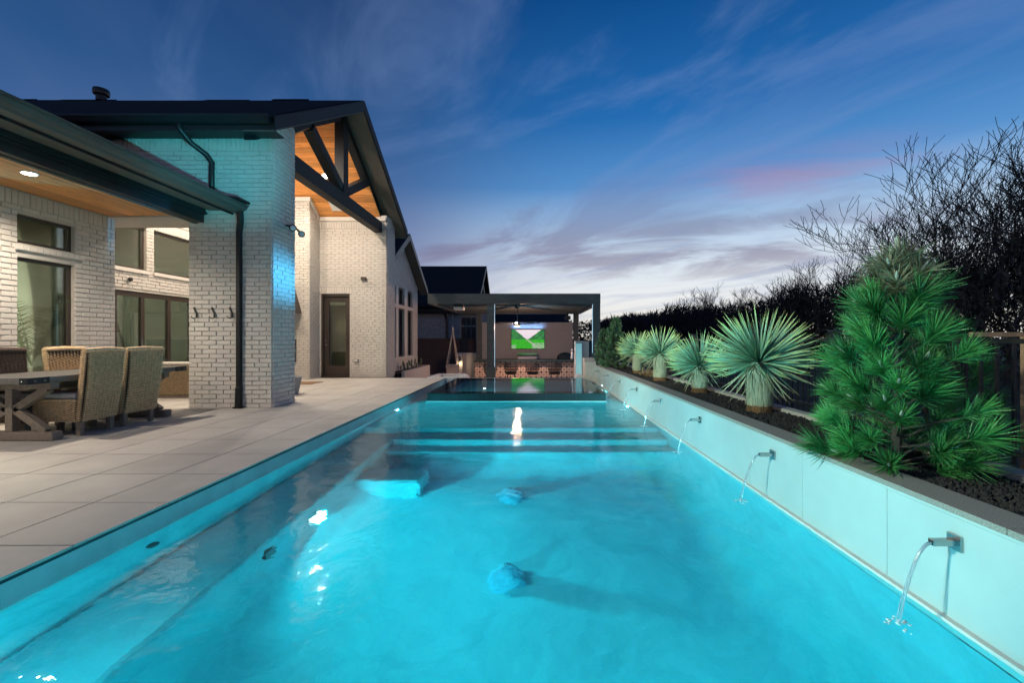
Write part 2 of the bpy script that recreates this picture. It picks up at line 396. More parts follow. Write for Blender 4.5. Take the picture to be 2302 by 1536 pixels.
# deck slab and individual tiles
deck = struct(MB().box(-12.6, PL-.012, -3.2, 12.84, -.8, -.014).build("deck", "grout"))
bm = bmesh.new(); bmesh.ops.create_cube(bm, size=1); 
bmesh.ops.bevel(bm, geom=[e for e in bm.edges if min(v.co.z for v in e.verts) > 0], offset=.004, segments=1, affect="EDGES")
tw, td = .61, .64
tme = bpy.data.meshes.new("tile"); bm.to_mesh(tme); bm.free(); tme.materials.append(M["deck_tile"])
jx = -2.41   # a joint line falls just past the pool edge
for i in range(0, 12):
    x1 = jx-.61*i; x0 = x1-.61
    if i == 0: x1 = PL+.02
    for j in range(-1, 21):
        y0 = .25+td*j-.38; y1 = y0+td
        if y0 > 12.8: continue
        y1 = min(y1, 12.84)
        xe = min(x1, PL+.02)
        if xe-x0 < .05: continue
        if x0 < -8.6: continue
        if y1 < 1.2 and x0 > -1: continue
        inst("tile", tme, deck, ((x0+xe)/2, (y0+y1)/2, -.007+random.uniform(-.0004, .0004)), scale=(xe-x0-.010, y1-y0-.010, .014))
# pool basin
pb = MB()
FZ = WZ-1.3
prof = []; cr = .42
for k in range(9): t_ = math.pi/2*k/8; prof.append((-1.95+cr*(1-math.cos(math.pi/2-t_))*0+cr*(1-math.sin(math.pi/2-t_+0))*0+cr-cr*math.cos(t_), FZ+cr-cr*math.sin(t_)))
for k in range(9): t_ = math.pi/2*(1-k/8); prof.append((PR-cr+cr*math.cos(t_), FZ+cr-cr*math.sin(t_)))
ca_ = len(prof); cove = MB()
vs_ = [(x_, y_, z_) for y_ in (-3, 5.45) for x_, z_ in prof]
cove.add(vs_, [(i, i+1, ca_+i+1, ca_+i) for i in range(ca_-1)])
rows_ = [(5.45+cr*math.sin(math.pi/2*k/6), FZ+cr-cr*math.cos(math.pi/2*k/6)) for k in range(7)]
cove.add([(x_, y_, max(z_, z2_)) for y_, z2_ in rows_ for x_, z_ in prof], [(j*ca_+i, j*ca_+i+1, (j+1)*ca_+i+1, (j+1)*ca_+i) for j in range(6) for i in range(ca_-1)])
pb.box(PL-.2, PL, -3.2, YF+.1, -2, WZ-.02)                 # left wall below waterline
pb.box(PR, PR+.2, -3.2, YF+.1, -2, WZ-.03)
pb.box(PL, PR, -3.3, -3, -2, -.02)
pb.box(PL, -1.95, -3, 6.64, -2, WZ-.55)                    # side bench
pb.box(-1.95, PR, 5.87, 6.19, -2, WZ-.78)
pb.box(-1.95, PR, 6.19, 6.64, -2, WZ-.49)
pb.box(PL, PR, 6.64, YF, -2, WZ-.2)
pb.box(-1.95, -1.22, 4.86, 5.28, -2, WZ-.85)               # step out block
basin = struct(pb.build("pool_basin", "pool_plaster", bevel=.035))
cove.build("basin_floor", "pool_plaster", basin, smooth=True, fix=False)
# tiled waterline on the left edge and far end
wl = MB().box(PL-.2, PL+.004, -3.2, YF, WZ-.02, -.016)
wl.box(PL, 1.55, YF, YF+.12, -.6, -.02)
mat("waterline_tile", (.46, .49, .5), .3, noise=.12, nscale=5)
wlo = wl.build("waterline_tile", "waterline_tile", basin)
# edge coping nosing
B(PL-.03, PL+.014, -3.2, 12.86, -.032, -.018).build("edge_trim", "steel_plate", basin)
# water surface with gentle swell and two mounds over the floor bubblers
xs = np.concatenate([np.linspace(PL, -.42, 60, endpoint=False), np.linspace(-.42, .12, 46, endpoint=False), np.linspace(.12, PR, 52)])
ys = np.concatenate([np.linspace(-3, 2.1, 120, endpoint=False), np.linspace(2.1, 3.9, 140, endpoint=False), np.linspace(3.9, 7, 90, endpoint=False), np.linspace(7, YF, 90)])
nx, ny = len(xs), len(ys)
vs = []; 
for y in ys:
    for x in xs:
        h = .0035*mn.noise(Vector((x*1.1, y*1.1, 0)))
        for bx, by, rr, hh in ((-.17, 3.62, .16, .008), (-.13, 2.36, .14, .008)):
            d2 = ((x-bx)**2+(y-by)**2)/(rr*rr)
            if d2 < 9: h += hh*math.exp(-d2)*(1+.35*mn.noise(Vector((x*14, y*14, 3))))
        vs.append((x, y, WZ+h))
fs = [(j*nx+i, j*nx+i+1, (j+1)*nx+i+1, (j+1)*nx+i) for j in range(ny-1) for i in range(nx-1)
      if not (9.2 < ys[j] < 12.55 and -2.1 < xs[i] < 1.45)]
pw = MB().add(vs, fs).build("pool_water", "pool_water", smooth=True, fix=False); struct(pw)
# pool wall fittings and lamps
def pool_lamp(name, x, y, z, nx_, power, r=.09, label=None):
    t = thing(name, label, "pool light", (x, y, z), "underwater pool lights")
    c = MB()
    c.tube([(x-.02*nx_[0], y-.02*nx_[1], z), (x+.015*nx_[0], y+.015*nx_[1], z)], r*1.25, 20).build("rim", "chrome", t)
    c = MB(); c.tube([(x+.014*nx_[0], y+.014*nx_[1], z), (x+.020*nx_[0], y+.020*nx_[1], z)], r, 20).build("lens", "pool_lamp", t)
    area(name+"_light", (x+.06*nx_[0], y+.06*nx_[1], z), (x+2*nx_[0], y+2*nx_[1], z-.05), power, CYAN, r*2)
pool_lamp("pool_light", -1.95, 4.0, WZ-.88, (1, 0), 100, .085, "bright round underwater light in the side bench riser below the steps")
pool_lamp("pool_light", -1.95, .6, WZ-.85, (1, 0), 100, .085, "added underwater light, out of frame, in the side bench riser nearest the camera")  # out-of-frame lamp added for the pool glow
pool_lamp("pool_light", PL, 8.16, WZ-.09, (1, 0), 330, .035, "small bright light in the left pool wall over the shallow shelf")
pool_lamp("pool_light", PL, 12.3, WZ-.09, (1, 0), 3, .03, "small light in the left pool wall beside the far end of the spa")
pool_lamp("pool_light", PL, .9, WZ-.28, (1, 0), 170, .05, "added small light, out of frame, over the side bench nearest the camera")  # lamp added beside the camera to brighten the bench
area("bench_fill", (-2.4, .95, WZ-.14), (-2.2, 4.6, WZ-.62), 48, (.06, .80, .9), .1)  # bare fill light added to lift the bench tread
# unseen lamps added in the near end wall and low right wall for glow
pool_lamp("pool_light", .3, -3, WZ-.7, (0, 1), 115, .1, "added unseen underwater light in the end wall under the camera")
pool_lamp("pool_light", PR, 1.2, WZ-.75, (-1, 0), 45, .09, "added unseen underwater light low in the clad right wall")
pool_lamp("pool_light", PR, 8.6, WZ-.10, (-1, 0), 260, .03, "added small light in the clad wall over the shallow shelf before the spa")  # lamp added to lift the shallow shelf
pool_lamp("pool_light", PR, 11.0, WZ-.09, (-1, 0), 30, .035, "small blue light in the channel beside the spa under the far spouts")
for bx, by, l in ((-.20, 3.50, "pale rounded bubbler mound on the pool floor, nearer one"), (-.23, 4.92, "pale rounded bubbler mound on the pool floor, farther one towards the steps")):
    t = thing("floor_bubbler", l, "pool bubbler", (bx, by, FZ), "floor bubblers in the pool")
    vs = []; nn = 28
    for j in range(11):
        for i in range(nn):
            a = 2*math.pi*i/nn; ph = math.pi/2*j/10; p = Vector((math.cos(a)*math.cos(ph), math.sin(a)*math.cos(ph), math.sin(ph)))
            f = 1+.12*mn.noise(p*1.6+Vector((by, 0, 0))); vs.append((bx+p.x*.11*f, by+p.y*.11*f, FZ-.01+p.z*.17*f))
    MB().add(vs, [(j*nn+i, j*nn+(i+1)%nn, (j+1)*nn+(i+1)%nn, (j+1)*nn+i) for j in range(10) for i in range(nn)]).build("dome", "bubbler_stone", t, smooth=True)
    MB().tube([(bx, by, FZ+.18), (bx, by, FZ+.205)], .02, 10).build("nozzle", "chrome", t)
tag(MB().tube([(PL, 2.95, WZ-.22), (PL+.02, 2.95, WZ-.22)], .035, 14).build("return_jet", "black_paint"), "dark round water inlet in the left pool wall under the deck edge", "water inlet")
tag(MB().tube([(-1.95, 3.3, WZ-.75), (-1.93, 3.3, WZ-.75)], .07, 16).build("drain_cover", "steel_plate"), "dark oval cover in the side bench riser beside the bright pool light", "drain cover")

# added pool-edge spots standing in for light refracted out of the water
def puck(p, tgt, power, col, size, blend, label):
    p = V(p); n = (V(tgt)-p).normalized(); t = thing("added_glow_light", label, "added glow light", p, "added glow lights along the pool edge")
    MB().tube([p-n*.03, p], .022, 12).build("body", "chrome", t); MB().tube([p, p+n*.003], .018, 12).build("lens", "pool_lamp", t)
    spot("added_glow_beam", p+n*.03, tgt, power, col, size, blend, .02)
V = Vector
puck((-2.44, 1.1, -.10), (1.91, 3.6, .2), 300, (.12, .88, 1), 70, 1, "added cyan glow light under the deck edge aimed at the near spouts")
puck((-2.44, .2, -.10), (1.91, 7.4, .25), 1100, (.18, .85, 1), 40, 1, "added cyan glow light under the deck edge aimed at the far spouts")
puck((-2.44, -.8, -.10), (2.1, 1.6, .2), 20, (.22, .88, 1), 80, 1, "added cyan glow light under the deck edge behind the camera")
puck((1.86, 11.7, -.10), (-4.25, 7.72, 1.35), 11000, (.05, .50, 1), 21, 1, "added blue glow light on the waterline ledge aimed at the brick column's side")
puck((1.7, .2, -.10), (-5.4, 7.29, 4.25), 3600, (.08, .70, .85), 15, 1, "added teal glow light floating by the camera aimed at the upper brick wall")
# ------------------------------------------------------------------ raised spa
spa = thing("spa", "raised black stone spa brimming with mirror-like water beyond the pool", "spa", (-.3, 10.9, WZ-.2))
sx0, sx1, sy0, sy1 = -2.15, 1.53, 9.15, 12.68
sm = MB(); 
for a in ((sx0, sx1, sy0+.012, sy0+.3), (sx0, sx1, sy1-.3, sy1), (sx0+.012, sx0+.3, sy0+.31, sy1-.31), (sx1-.3, sx1-.012, sy0+.31, sy1-.31)):
    sm.box(a[0], a[1], a[2], a[3], WZ-.22, .0)
sm.box(sx0+.28, sx1-.28, sy0+.28, sy1-.28, -.95, -.9)
sm.box(sx0+.28, sx0+.7, sy0+.32, sy1-.32, -.9, -.45); sm.box(sx1-.7, sx1-.28, sy0+.32, sy1-.32, -.9, -.45)
sm.build("shell", "spa_granite", spa, bevel=.004)
for k in range(6):                     # facing slabs of the front and their joints
    w = (sx1-sx0)/6
    B(sx0+w*k+.002, sx0+w*(k+1)-.002, sy0, sy0+.011, WZ-.12, .006).build("panel", "spa_granite", spa, bevel=.002)
B(sx0-.02, sx1+.02, sy0-.02, sy0-.001, WZ-.12, WZ+.012).build("ledge", "waterline_tile", spa)
vs = [(x, y, .010) for y in np.linspace(sy0+.001, sy1, 30) for x in np.linspace(sx0, sx1, 30)]
MB().add(vs, [(j*30+i, j*30+i+1, (j+1)*30+i+1, (j+1)*30+i) for j in range(29) for i in range(29)]).build("spa_water", "spa_water", spa, smooth=True, fix=False)
MB().tube([(-1.05, sy0+.31, -.12), (-1.05, sy0+.325, -.12)], .03, 12).build("spa_light", "pool_lamp", spa)
area("spa_lamp", (-1.05, sy0+.36, -.14), (0, 12, -.8), 4, CYAN, .06)
MB().tube([(-1.06, 10.0, .004), (-1.06, 10.0, .02)], .025, 10).build("float_light", "pool_lamp", spa)

# ================================================================== RIGHT PLANTER WALL
pwall = thing("planter_wall", "long raised wall of pale panels with water spouts along the pool", "wall", (2.1, 6, WZ), kind="structure")
CT = .375
B(PR+.012, 2.07, -3, 13.0, -.8, CT-.03).build("core", "stucco", pwall)
y = 2.39-.747*7; ks = []
while y < 13.0:
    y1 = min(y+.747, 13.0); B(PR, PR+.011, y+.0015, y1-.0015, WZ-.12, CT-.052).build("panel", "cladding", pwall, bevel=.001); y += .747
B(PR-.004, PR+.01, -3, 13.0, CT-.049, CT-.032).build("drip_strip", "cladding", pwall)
B(PR-.03, PR+.01, -3, 13.0, WZ-.06, WZ+.016).build("waterline_ledge", "white_stone", pwall)
y = -3
while y < 13.4:
    B(PR-.022, 2.09, y+.001, y+1.19, CT-.03, CT).build("coping_stone", "coping_granite", pwall, bevel=.003); y += 1.192
B(1.58, PR-.02, 13.02, 13.5, -.8, .45).build("return_wall", "stucco", pwall, bevel=.006)
B(1.90, 2.09, 13.4, 15.5, -.8, .42).build("end_wall", "stucco", pwall)
B(1.74, 1.91, 12.95, 13.02, -.5, .34).build("channel_panel", "stucco", pwall)
tag(B(2.07, 2.70, -3, 14.5, -.5, .325).build("soil", "planter_soil"), kind="structure")
kb = tag(B(2.68, 2.80, -3, 14.5, -.5, .385).build("kerb", "stucco", bevel=.005), kind="structure")
# lava rock mulch
rng = random.Random(3)
g = MB(); ico = bmesh.new(); bmesh.ops.create_icosphere(ico, subdivisions=1, radius=1)
iv = [v.co.copy() for v in ico.verts]; ifc = [tuple(v.index for v in f.verts) for f in ico.faces]; ico.free()
for k in range(15000):
    Yk = 1.2+12.5*rng.random()**2.1; Xk = rng.uniform(2.09, 2.68); s = rng.uniform(.006, .016)*(1+.04*Yk)
    q = Matrix.Rotation(rng.random()*6, 3, Vector((rng.random(), rng.random(), rng.random()+.1)).normalized())
    g.add([Vector((Xk, Yk, .327+s*.3+rng.random()*.02)) + (q @ Vector((v.x*rng.uniform(.8, 1.2), v.y*rng.uniform(.7, 1), v.z*rng.uniform(.5, .9))))*s for v in iv], ifc)
tag(g.build("gravel", "lava_rock", fix=False), "black lava rock mulch in the raised planter bed", kind="stuff")

# spouts
def make_spout():
    t = thing("water_spout", None, "water spout", (PR, 2.0, .215), "water spouts in the planter wall")
    x, y, z = PR, 2.0, .215
    B(x-.014, x, y-.034, y+.034, z-.034, z+.034).build("back_plate", "chrome", t, bevel=.002)
    B(x-.115, x-.014, y-.016, y+.016, z-.014, z+.014).build("nozzle", "chrome", t, bevel=.003)
    B(x-.1165, x-.113, y-.012, y+.012, z-.010, z+.010).build("nozzle_mouth", "black_paint", t)
    s = MB(); n = 14
    T = math.sqrt(2*(z-WZ)/9.81); v0 = .52
    P = [(x-.115-v0*T*k/n, y, z-.004-.5*9.81*(T*k/n)**2) for k in range(n+1)]
    rr = [.008-.004*k/n for k in range(n+1)]
    s.tube(P, rr, 8, False); s.tube([(p[0]-.006*i/n, p[1]+.012*i/n, p[2]) for i, p in enumerate(P)], [.0035]*(n+1), 5, False)
    s.build("water_stream", "stream_water", t, smooth=True)
    f = MB(); xi = P[-1][0]; rs = random.Random(12)
    for _ in range(26):
        a = rs.random()*6.283; d = .055*rs.random()**.7; q = rs.uniform(.003, .007); f.ball((xi+d*math.cos(a), y+d*math.sin(a)*1.3, z*0+WZ+.003+rs.random()*.004), (q*1.5, q*1.5, q*.6), 6, 4)
    f.build("splash_foam", "foam", t, smooth=True, stuff=True)
    return t
def stream():
    m = bpy.data.materials.new("stream_water"); m.use_nodes = True; t = m.node_tree; t.nodes.clear()
    o = N(t, "ShaderNodeOutputMaterial"); tr = N(t, "ShaderNodeBsdfTransparent"); gl = N(t, "ShaderNodeBsdfGlossy", inp={"Roughness": .12}); df = N(t, "ShaderNodeBsdfTranslucent"); df.inputs[0].default_value = (.8, .9, 1, 1)
    d2 = N(t, "ShaderNodeBsdfDiffuse"); d2.inputs[0].default_value = (.85, .93, 1, 1)
    a = N(t, "ShaderNodeMixShader"); a.inputs[0].default_value = .5; t.links.new(df.outputs[0], a.inputs[1]); t.links.new(d2.outputs[0], a.inputs[2])
    b = N(t, "ShaderNodeMixShader"); b.inputs[0].default_value = .45; t.links.new(a.outputs[0], b.inputs[1]); t.links.new(gl.outputs[0], b.inputs[2])
    geo = N(t, "ShaderNodeNewGeometry"); mp = N(t, "ShaderNodeMapping"); mp.inputs["Scale"].default_value = (8, 90, 6); t.links.new(geo.outputs[0], mp.inputs[0])
    n = N(t, "ShaderNodeTexNoise", inp={"Scale": 1.5}); t.links.new(mp.outputs[0], n.inputs[0])
    f = N(t, "ShaderNodeMapRange", inp={1: .35, 2: .65, 3: .25, 4: .8}); t.links.new(n.outputs[0], f.inputs[0])
    c = N(t, "ShaderNodeMixShader"); t.links.new(f.outputs[0], c.inputs[0]); t.links.new(tr.outputs[0], c.inputs[1]); t.links.new(b.outputs[0], c.inputs[2]); t.links.new(c.outputs[0], o.inputs[0])
    MATS["stream_water"] = m
stream()
sp0 = make_spout()
sl = ["spout nearest the camera, in the wall panel by the big pine", "second spout from the camera, below the big pine's left branches",
      "third spout from the camera, below the largest yucca", "fourth spout from the camera, pouring onto the wide underwater steps",
      "fifth spout from the camera, just before the spa's front corner", "sixth spout from the camera, beside the raised spa's right side",
      "seventh spout from the camera, below the brown rabbit ornament", "farthest spout, at the end of the wall before the pergola post"]
for k in range(8):
    o = sp0 if k == 0 else copy_tree(sp0, None, (PR, 2.0+1.51*k, .215)); o["label"] = "square chrome water " + sl[k]

# ================================================================== HOUSE
house = thing("house", "painted white brick house with black gabled porch and wood ceilings", "house", (-6.5, 8, 0))
BL, BH = .2340, .0737
cam_p = Vector((0, 0, 1.13))
bm = bmesh.new()
def brick_geom():
    # unit brick: back at y=0 (open), front at y=-1, chamfered edges
    c = .010; h = .04
    V = [(-.5,0,-.5),(.5,0,-.5),(.5,0,.5),(-.5,0,.5), (-.5,-.7,-.5),(.5,-.7,-.5),(.5,-.7,.5),(-.5,-.7,.5), (-.5+c,-1,-.5+h),(.5-c,-1,-.5+h),(.5-c,-1,.5-h),(-.5+c,-1,.5-h)]
    F = [(8,9,10,11)]+[(i, (i+1)%4, 4+(i+1)%4, 4+i) for i in range(4)]+[(4+i, 4+(i+1)%4, 8+(i+1)%4, 8+i) for i in range(4)]
    return V, F
BV, BF = brick_geom()
bme = MB().add(BV, BF).mesh("brick", "painted_brick")
bricks = []   # (area, matrix, wall part)
def brick_field(wall, O, u, n, width, z0, z1, holes=(), zlim=None, soldiers=(), seed=0, rand=.0025):
    """u: along the wall (right-handed so that u x z = -n ... any), n: outward normal"""
    rg = random.Random(seed); O = Vector(O); u = Vector(u); n = Vector(n)
    cells = []
    zz = z0; row = 0
    while zz < z1-.03:
        h = min(BH, z1-zz); off = (row % 2)*.5*BL - (BL*.5 if row % 4 > 1 else 0)*0
        off += rg.choice((0, 0, .04)) if row % 3 == 0 else 0
        a = -BL+off
        while a < width:
            b = a+BL
            segs = [(max(a, 0), min(b, width))]
            for (h0, h1, y0, y1) in holes:
                if y1 > zz+.02 and y0 < zz+h-.02:
                    ns = []
                    for (p, q) in segs:
                        if h1 <= p or h0 >= q: ns.append((p, q))
                        else:
                            if p < h0: ns.append((p, h0))
                            if h1 < q: ns.append((h1, q))
                    segs = ns
            for p, q in segs:
                if q-p > .028: cells.append(((p+q)/2, zz+h/2, q-p-.012, h-.012))
            a = b
        zz += BH; row += 1
    for (s0, s1, zb, hh) in soldiers:
        k = max(1, round((s1-s0)/BH)); w = (s1-s0)/k
        for i in range(k): cells.append((s0+w*(i+.5), zb+hh/2, w-.009, hh-.009))
    for (cu, cz, w, h) in cells:
        if zlim and cz+h/2 > zlim(cu): continue
        t = .016+rg.uniform(-rand, rand)*1.4
        c = O+u*cu+Vector((0, 0, cz)); d = (c-cam_p)
        area_ = w*h*abs(d.normalized().dot(n))/max(d.y, .5)**2 * (1 if d.dot(n) < 0 else 0)
        pxc = 1195+d.x/max(d.y, .3)*1000
        if pxc < -30 or d.y < .6: area_ = 0
        tilt = rg.uniform(-.006, .006)
        Mx = Matrix((( u.x*w, -n.x*t, 0, c.x), (u.y*w, -n.y*t, 0, c.y), (tilt*w, 0, h, c.z), (0, 0, 0, 1)))
        bricks.append((area_, Mx, wall))
def slab(name, O, u, n, width, z0, z1, thick, holes=(), mname="painted_mortar"):
    O = Vector(O); u = Vector(u); n = Vector(n)
    us = sorted({0, width}|{h[0] for h in holes}|{h[1] for h in holes}); zs = sorted({z0, z1}|{h[2] for h in holes}|{h[3] for h in holes})
    us = [a for a in us if 0 <= a <= width]; zs = [a for a in zs if z0 <= a <= z1]
    sol = lambda i, j: 0 <= i < len(us)-1 and 0 <= j < len(zs)-1 and not any(h[0] < (us[i]+us[i+1])/2 < h[1] and h[2] < (zs[j]+zs[j+1])/2 < h[3] for h in holes)
    m = MB(); P = lambda a, z, d: O+u*a+Vector((0, 0, z))-n*d
    for i in range(len(us)-1):
        for j in range(len(zs)-1):
            if not sol(i, j): continue
            a, b, c, d = us[i], us[i+1], zs[j], zs[j+1]
            m.quad(P(a,c,0), P(b,c,0), P(b,d,0), P(a,d,0)); m.quad(P(a,c,thick), P(a,d,thick), P(b,d,thick), P(b,c,thick))
            if not sol(i-1, j): m.quad(P(a,c,0), P(a,d,0), P(a,d,thick), P(a,c,thick))
            if not sol(i+1, j): m.quad(P(b,c,0), P(b,c,thick), P(b,d,thick), P(b,d,0))
            if not sol(i, j-1): m.quad(P(a,c,0), P(a,c,thick), P(b,c,thick), P(b,c,0))
            if not sol(i, j+1): m.quad(P(a,d,0), P(b,d,0), P(b,d,thick), P(a,d,thick))
    return m.build(name, mname, house, fix=False)
YU = (0, 1, 0); XU = (1, 0, 0)
# wall 1: patio wall facing +X
X1 = -6.97
h1 = [(4.97-1.5, 5.69-1.5, .25, 2.25), (4.97-1.5, 5.69-1.5, 2.44, 2.84), (6.02-1.5, 6.78-1.5, .25, 2.25), (6.02-1.5, 6.78-1.5, 2.44, 2.84),
      (3.2-1.5, 4.4-1.5, .25, 2.25)]
w1 = slab("patio_wall", (X1, 1.5, 0), YU, (1, 0, 0), 5.93, 0, 3.16, .16, h1)
brick_field(w1, (X1, 1.5, 0), YU, (1, 0, 0), 5.93, 0, 2.94, h1+[(6.02-1.5-.02, 6.78-1.5+.1, 2.32, 2.44), (4.97-1.5-.02, 5.69-1.5+.1, 2.32, 2.44)], seed=1, soldiers=[(0, 5.93, 2.94, .2)])
# wall 2: porch inner wall facing +X
X2 = -8.6; Y20 = 7.46
h2 = [(9.15-Y20, 12.0-Y20, 0.02, 2.16), (8.3-Y20, 9.92-Y20, 2.64, 3.6), (10.12-Y20, 12.0-Y20, 2.64, 3.6)]
w2 = slab("porch_wall", (X2, Y20, 0), YU, (1, 0, 0), 12.46-Y20, 0, 4.72, .16, h2)
brick_field(w2, (X2, Y20, 0), YU, (1, 0, 0), 12.46-Y20, 0, 4.7, h2+[(8.3-Y20, 12.0-Y20, 3.6, 3.8), (9.15-Y20, 12-Y20, 2.16, 2.17)], seed=2, soldiers=[(8.3-Y20, 12.0-Y20, 3.6, .2)])
slab("return_wall", (X2, 7.44, 0), XU, (0, 1, 0), 1.63, 0, 3.16, .1)
# jog and door wall
w3 = slab("hearth_wall", (-8.6, 12.46, 0), XU, (0, -1, 0), 2.38, 0, 5.02, .16)
brick_field(w3, (-8.6, 12.46, 0), XU, (0, -1, 0), 2.38, 0, 4.98, [], seed=3)
w4 = slab("jog_wall", (-6.22, 12.462, 0), YU, (1, 0, 0), .578, 0, 4.98, .16)
brick_field(w4, (-6.22, 12.45, 0), YU, (1, 0, 0), .58, 0, 4.75, [], seed=4, zlim=lambda a: 5.0-.68*a)
dh = [(6.22-6.17, 6.22-5.33, .04, 2.45)]
w5 = slab("door_wall", (-6.22, 13.04, 0), XU, (0, -1, 0), 1.97, -.8, 4.62, .16, dh)
brick_field(w5, (-6.22, 13.04, 0), XU, (0, -1, 0), 1.97, 0, 4.36, dh+[(.0, .96, 2.45, 2.65)], seed=5, soldiers=[(.0, .96, 2.45, .2), (0, 1.97, 4.36, .2)])
w6 = slab("far_pillar_wall", (-4.25, 13.04, 0), YU, (1, 0, 0), .76, -.8, 4.62, .16)
brick_field(w6, (-4.25, 13.04, 0), YU, (1, 0, 0), .76, -.02, 4.6, [], seed=6)
MB().box(-4.41, -4.25, 13.04, 13.8, 4.62, 4.75).build("pillar_cap", "painted_trim", house)
slab("far_pillar_back", (-4.25, 13.8, 0), (-1, 0, 0), (0, 1, 0), 2, -.8, 4.6, .1)
# near column and upper gable-side wall (one plane facing the pool end)
h7 = [(-1, 8.9-5.61, -1, 3.12)]
w7 = slab("column_wall", (-8.9, 7.29, 0), XU, (0, -1, 0), 4.65, 0, 4.43, .16, h7)
brick_field(w7, (-8.9, 7.29, 0), XU, (0, -1, 0), 4.65, 0, 4.20, h7, seed=7, soldiers=[(0, 4.65, 4.21, .21)])
w8 = slab("column_side_wall", (-4.25, 7.291, 0), YU, (1, 0, 0), .679, 0, 4.6, .16)
brick_field(w8, (-4.25, 7.29, 0), YU, (1, 0, 0), .68, 0, 4.86, [], seed=8, zlim=lambda a: 4.66+.55*a)
slab("column_back_wall", (-5.61, 7.97, 0), XU, (0, 1, 0), 1.36, 0, 4.9, .1)
slab("column_inner_wall", (-5.61, 7.291, 0), YU, (-1, 0, 0), .68, 0, 4.6, .1)
MB().box(-8.9, -5.61, 7.46, 7.97, 3.12, 4.7).build("header_wall", "painted_mortar", house)
# second gable wall
X9 = -4.6
rl = lambda yy: 4.58-.63*abs(yy-15.7)
h9 = [(14.78, 15.05, .5, 2.2), (14.78, 15.05, 2.32, 2.92), (15.33, 16.05, .5, 2.2), (15.33, 16.05, 2.32, 2.92), (16.45, 17.15, .5, 2.2), (16.45, 17.15, 2.32, 2.92)]
h9 = [(a-13.8, b-13.8, c, d) for a, b, c, d in h9]
w9 = slab("bay_wall", (X9, 13.8, 0), YU, (1, 0, 0), 4.1, -.8, 3.12, .16, h9)
MB().prism([(13.8, 3.12), (17.9, 3.12), (17.9, rl(17.9)), (15.7, rl(15.7)), (13.8, rl(13.8))], 0, X9-.16, X9).build("bay_gable", "painted_mortar", house)
brick_field(w9, (X9, 13.8, 0), YU, (1, 0, 0), 4.1, -.8, 4.6, h9+[(14.7-13.8, 17.2-13.8, 2.2, 2.32), (15.05-13.8, 15.33-13.8, .5, 2.92), (16.05-13.8, 16.45-13.8, .5, 2.92)], seed=9, zlim=lambda a: rl(13.8+a))
for a, b in ((14.72, 17.25),):
    B(X9-.02, X9+.025, a, b, 2.205, 2.315).build("window_ledge", "painted_trim", house); B(X9-.02, X9+.03, a, b, .42, .495).build("window_ledge", "painted_trim", house)
    for c, d in ((15.06, 15.32), (16.06, 16.44)):
        B(X9, X9+.02, c, d, .5, 2.2).build("window_pier", "painted_trim", house); B(X9, X9+.02, c, d, 2.32, 2.95).build("window_pier", "painted_trim", house)
slab("bay_end_wall", (X9, 17.9, 0), (-1, 0, 0), (0, 1, 0), 3, -.8, 3.1, .1)

# place the bricks: the 300 that show largest singly, the rest joined per wall
bricks.sort(key=lambda b: -b[0])
for k, (a, Mx, wall) in enumerate(bricks[:300]):
    o = bpy.data.objects.new("brick", bme); COL.objects.link(o); o.parent = wall
    o.matrix_basis = Matrix.Translation(-worldloc(wall)) @ Mx
rest = {}
for a, Mx, wall in bricks[300:]: rest.setdefault(wall.name, (wall, MB()))[1].add([Mx @ Vector(v) for v in BV], BF)
for wn, (wall, m) in rest.items():
    m.build("brickwork", "painted_brick", wall, stuff=True, fix=True)

# windows and doors
def window_x(xp, y0, y1, z0, z1, fw=.045, inset=.05, glass="window_glass", bars=(), name="window"):
    w = MB(); x0, x1 = xp-inset-.06, xp-inset
    w.box(x0, x1, y0, y0+fw, z0, z1); w.box(x0, x1, y1-fw, y1, z0, z1); w.box(x0, x1, y0+fw, y1-fw, z0, z0+fw); w.box(x0, x1, y0+fw, y1-fw, z1-fw, z1)
    for b in bars: w.box(x0, x1, b-.04, b+.04, z0+fw, z1-fw)
    o = w.build(name, "bronze_frame", house)
    B(x0+.02, x0+.028, y0+fw, y1-fw, z0+fw, z1-fw).build("pane", glass, o)
    return o
for (a, b, c, d) in h1[:4]+h1[4:]: window_x(X1, a+1.5, b+1.5, c, d)
for (a, b) in ((5.98, 6.9), (4.93, 5.81)):
    l = MB()
    k = 11
    for i in range(k): l.box(X1-.03, X1+.045, a+(b-a)/k*i+.003, a+(b-a)/k*(i+1)-.003, 2.345, 2.415)
    l.box(X1-.04, X1+.035, a+.005, b-.005, 2.335, 2.345)
    l.build("window_ledge", "painted_trim", house)
for (a, b, c, d) in h2[1:]:
    window_x(X2, a+Y20, b+Y20, c, d, .05); B(X2, X2+.05, a+Y20-.03, b+Y20+.05, c-.075, c-.004).build("window_ledge", "painted_trim", house)
a, b, c, d = h2[0]
o = window_x(X2, a+Y20, b+Y20, c, d, .11, .03, bars=(9.88, 10.6, 11.3), name="folding_door")
for yy in (9.83, 10.62): MB().tube([(X2-.01, yy, .95), (X2-.01, yy, 1.15)], .008, 6).build("handle", "chrome", o)
for (a, b, c, d) in h9: window_x(X9, a+13.8, b+13.8, c, d, .05, .06, glass="dark_glass")
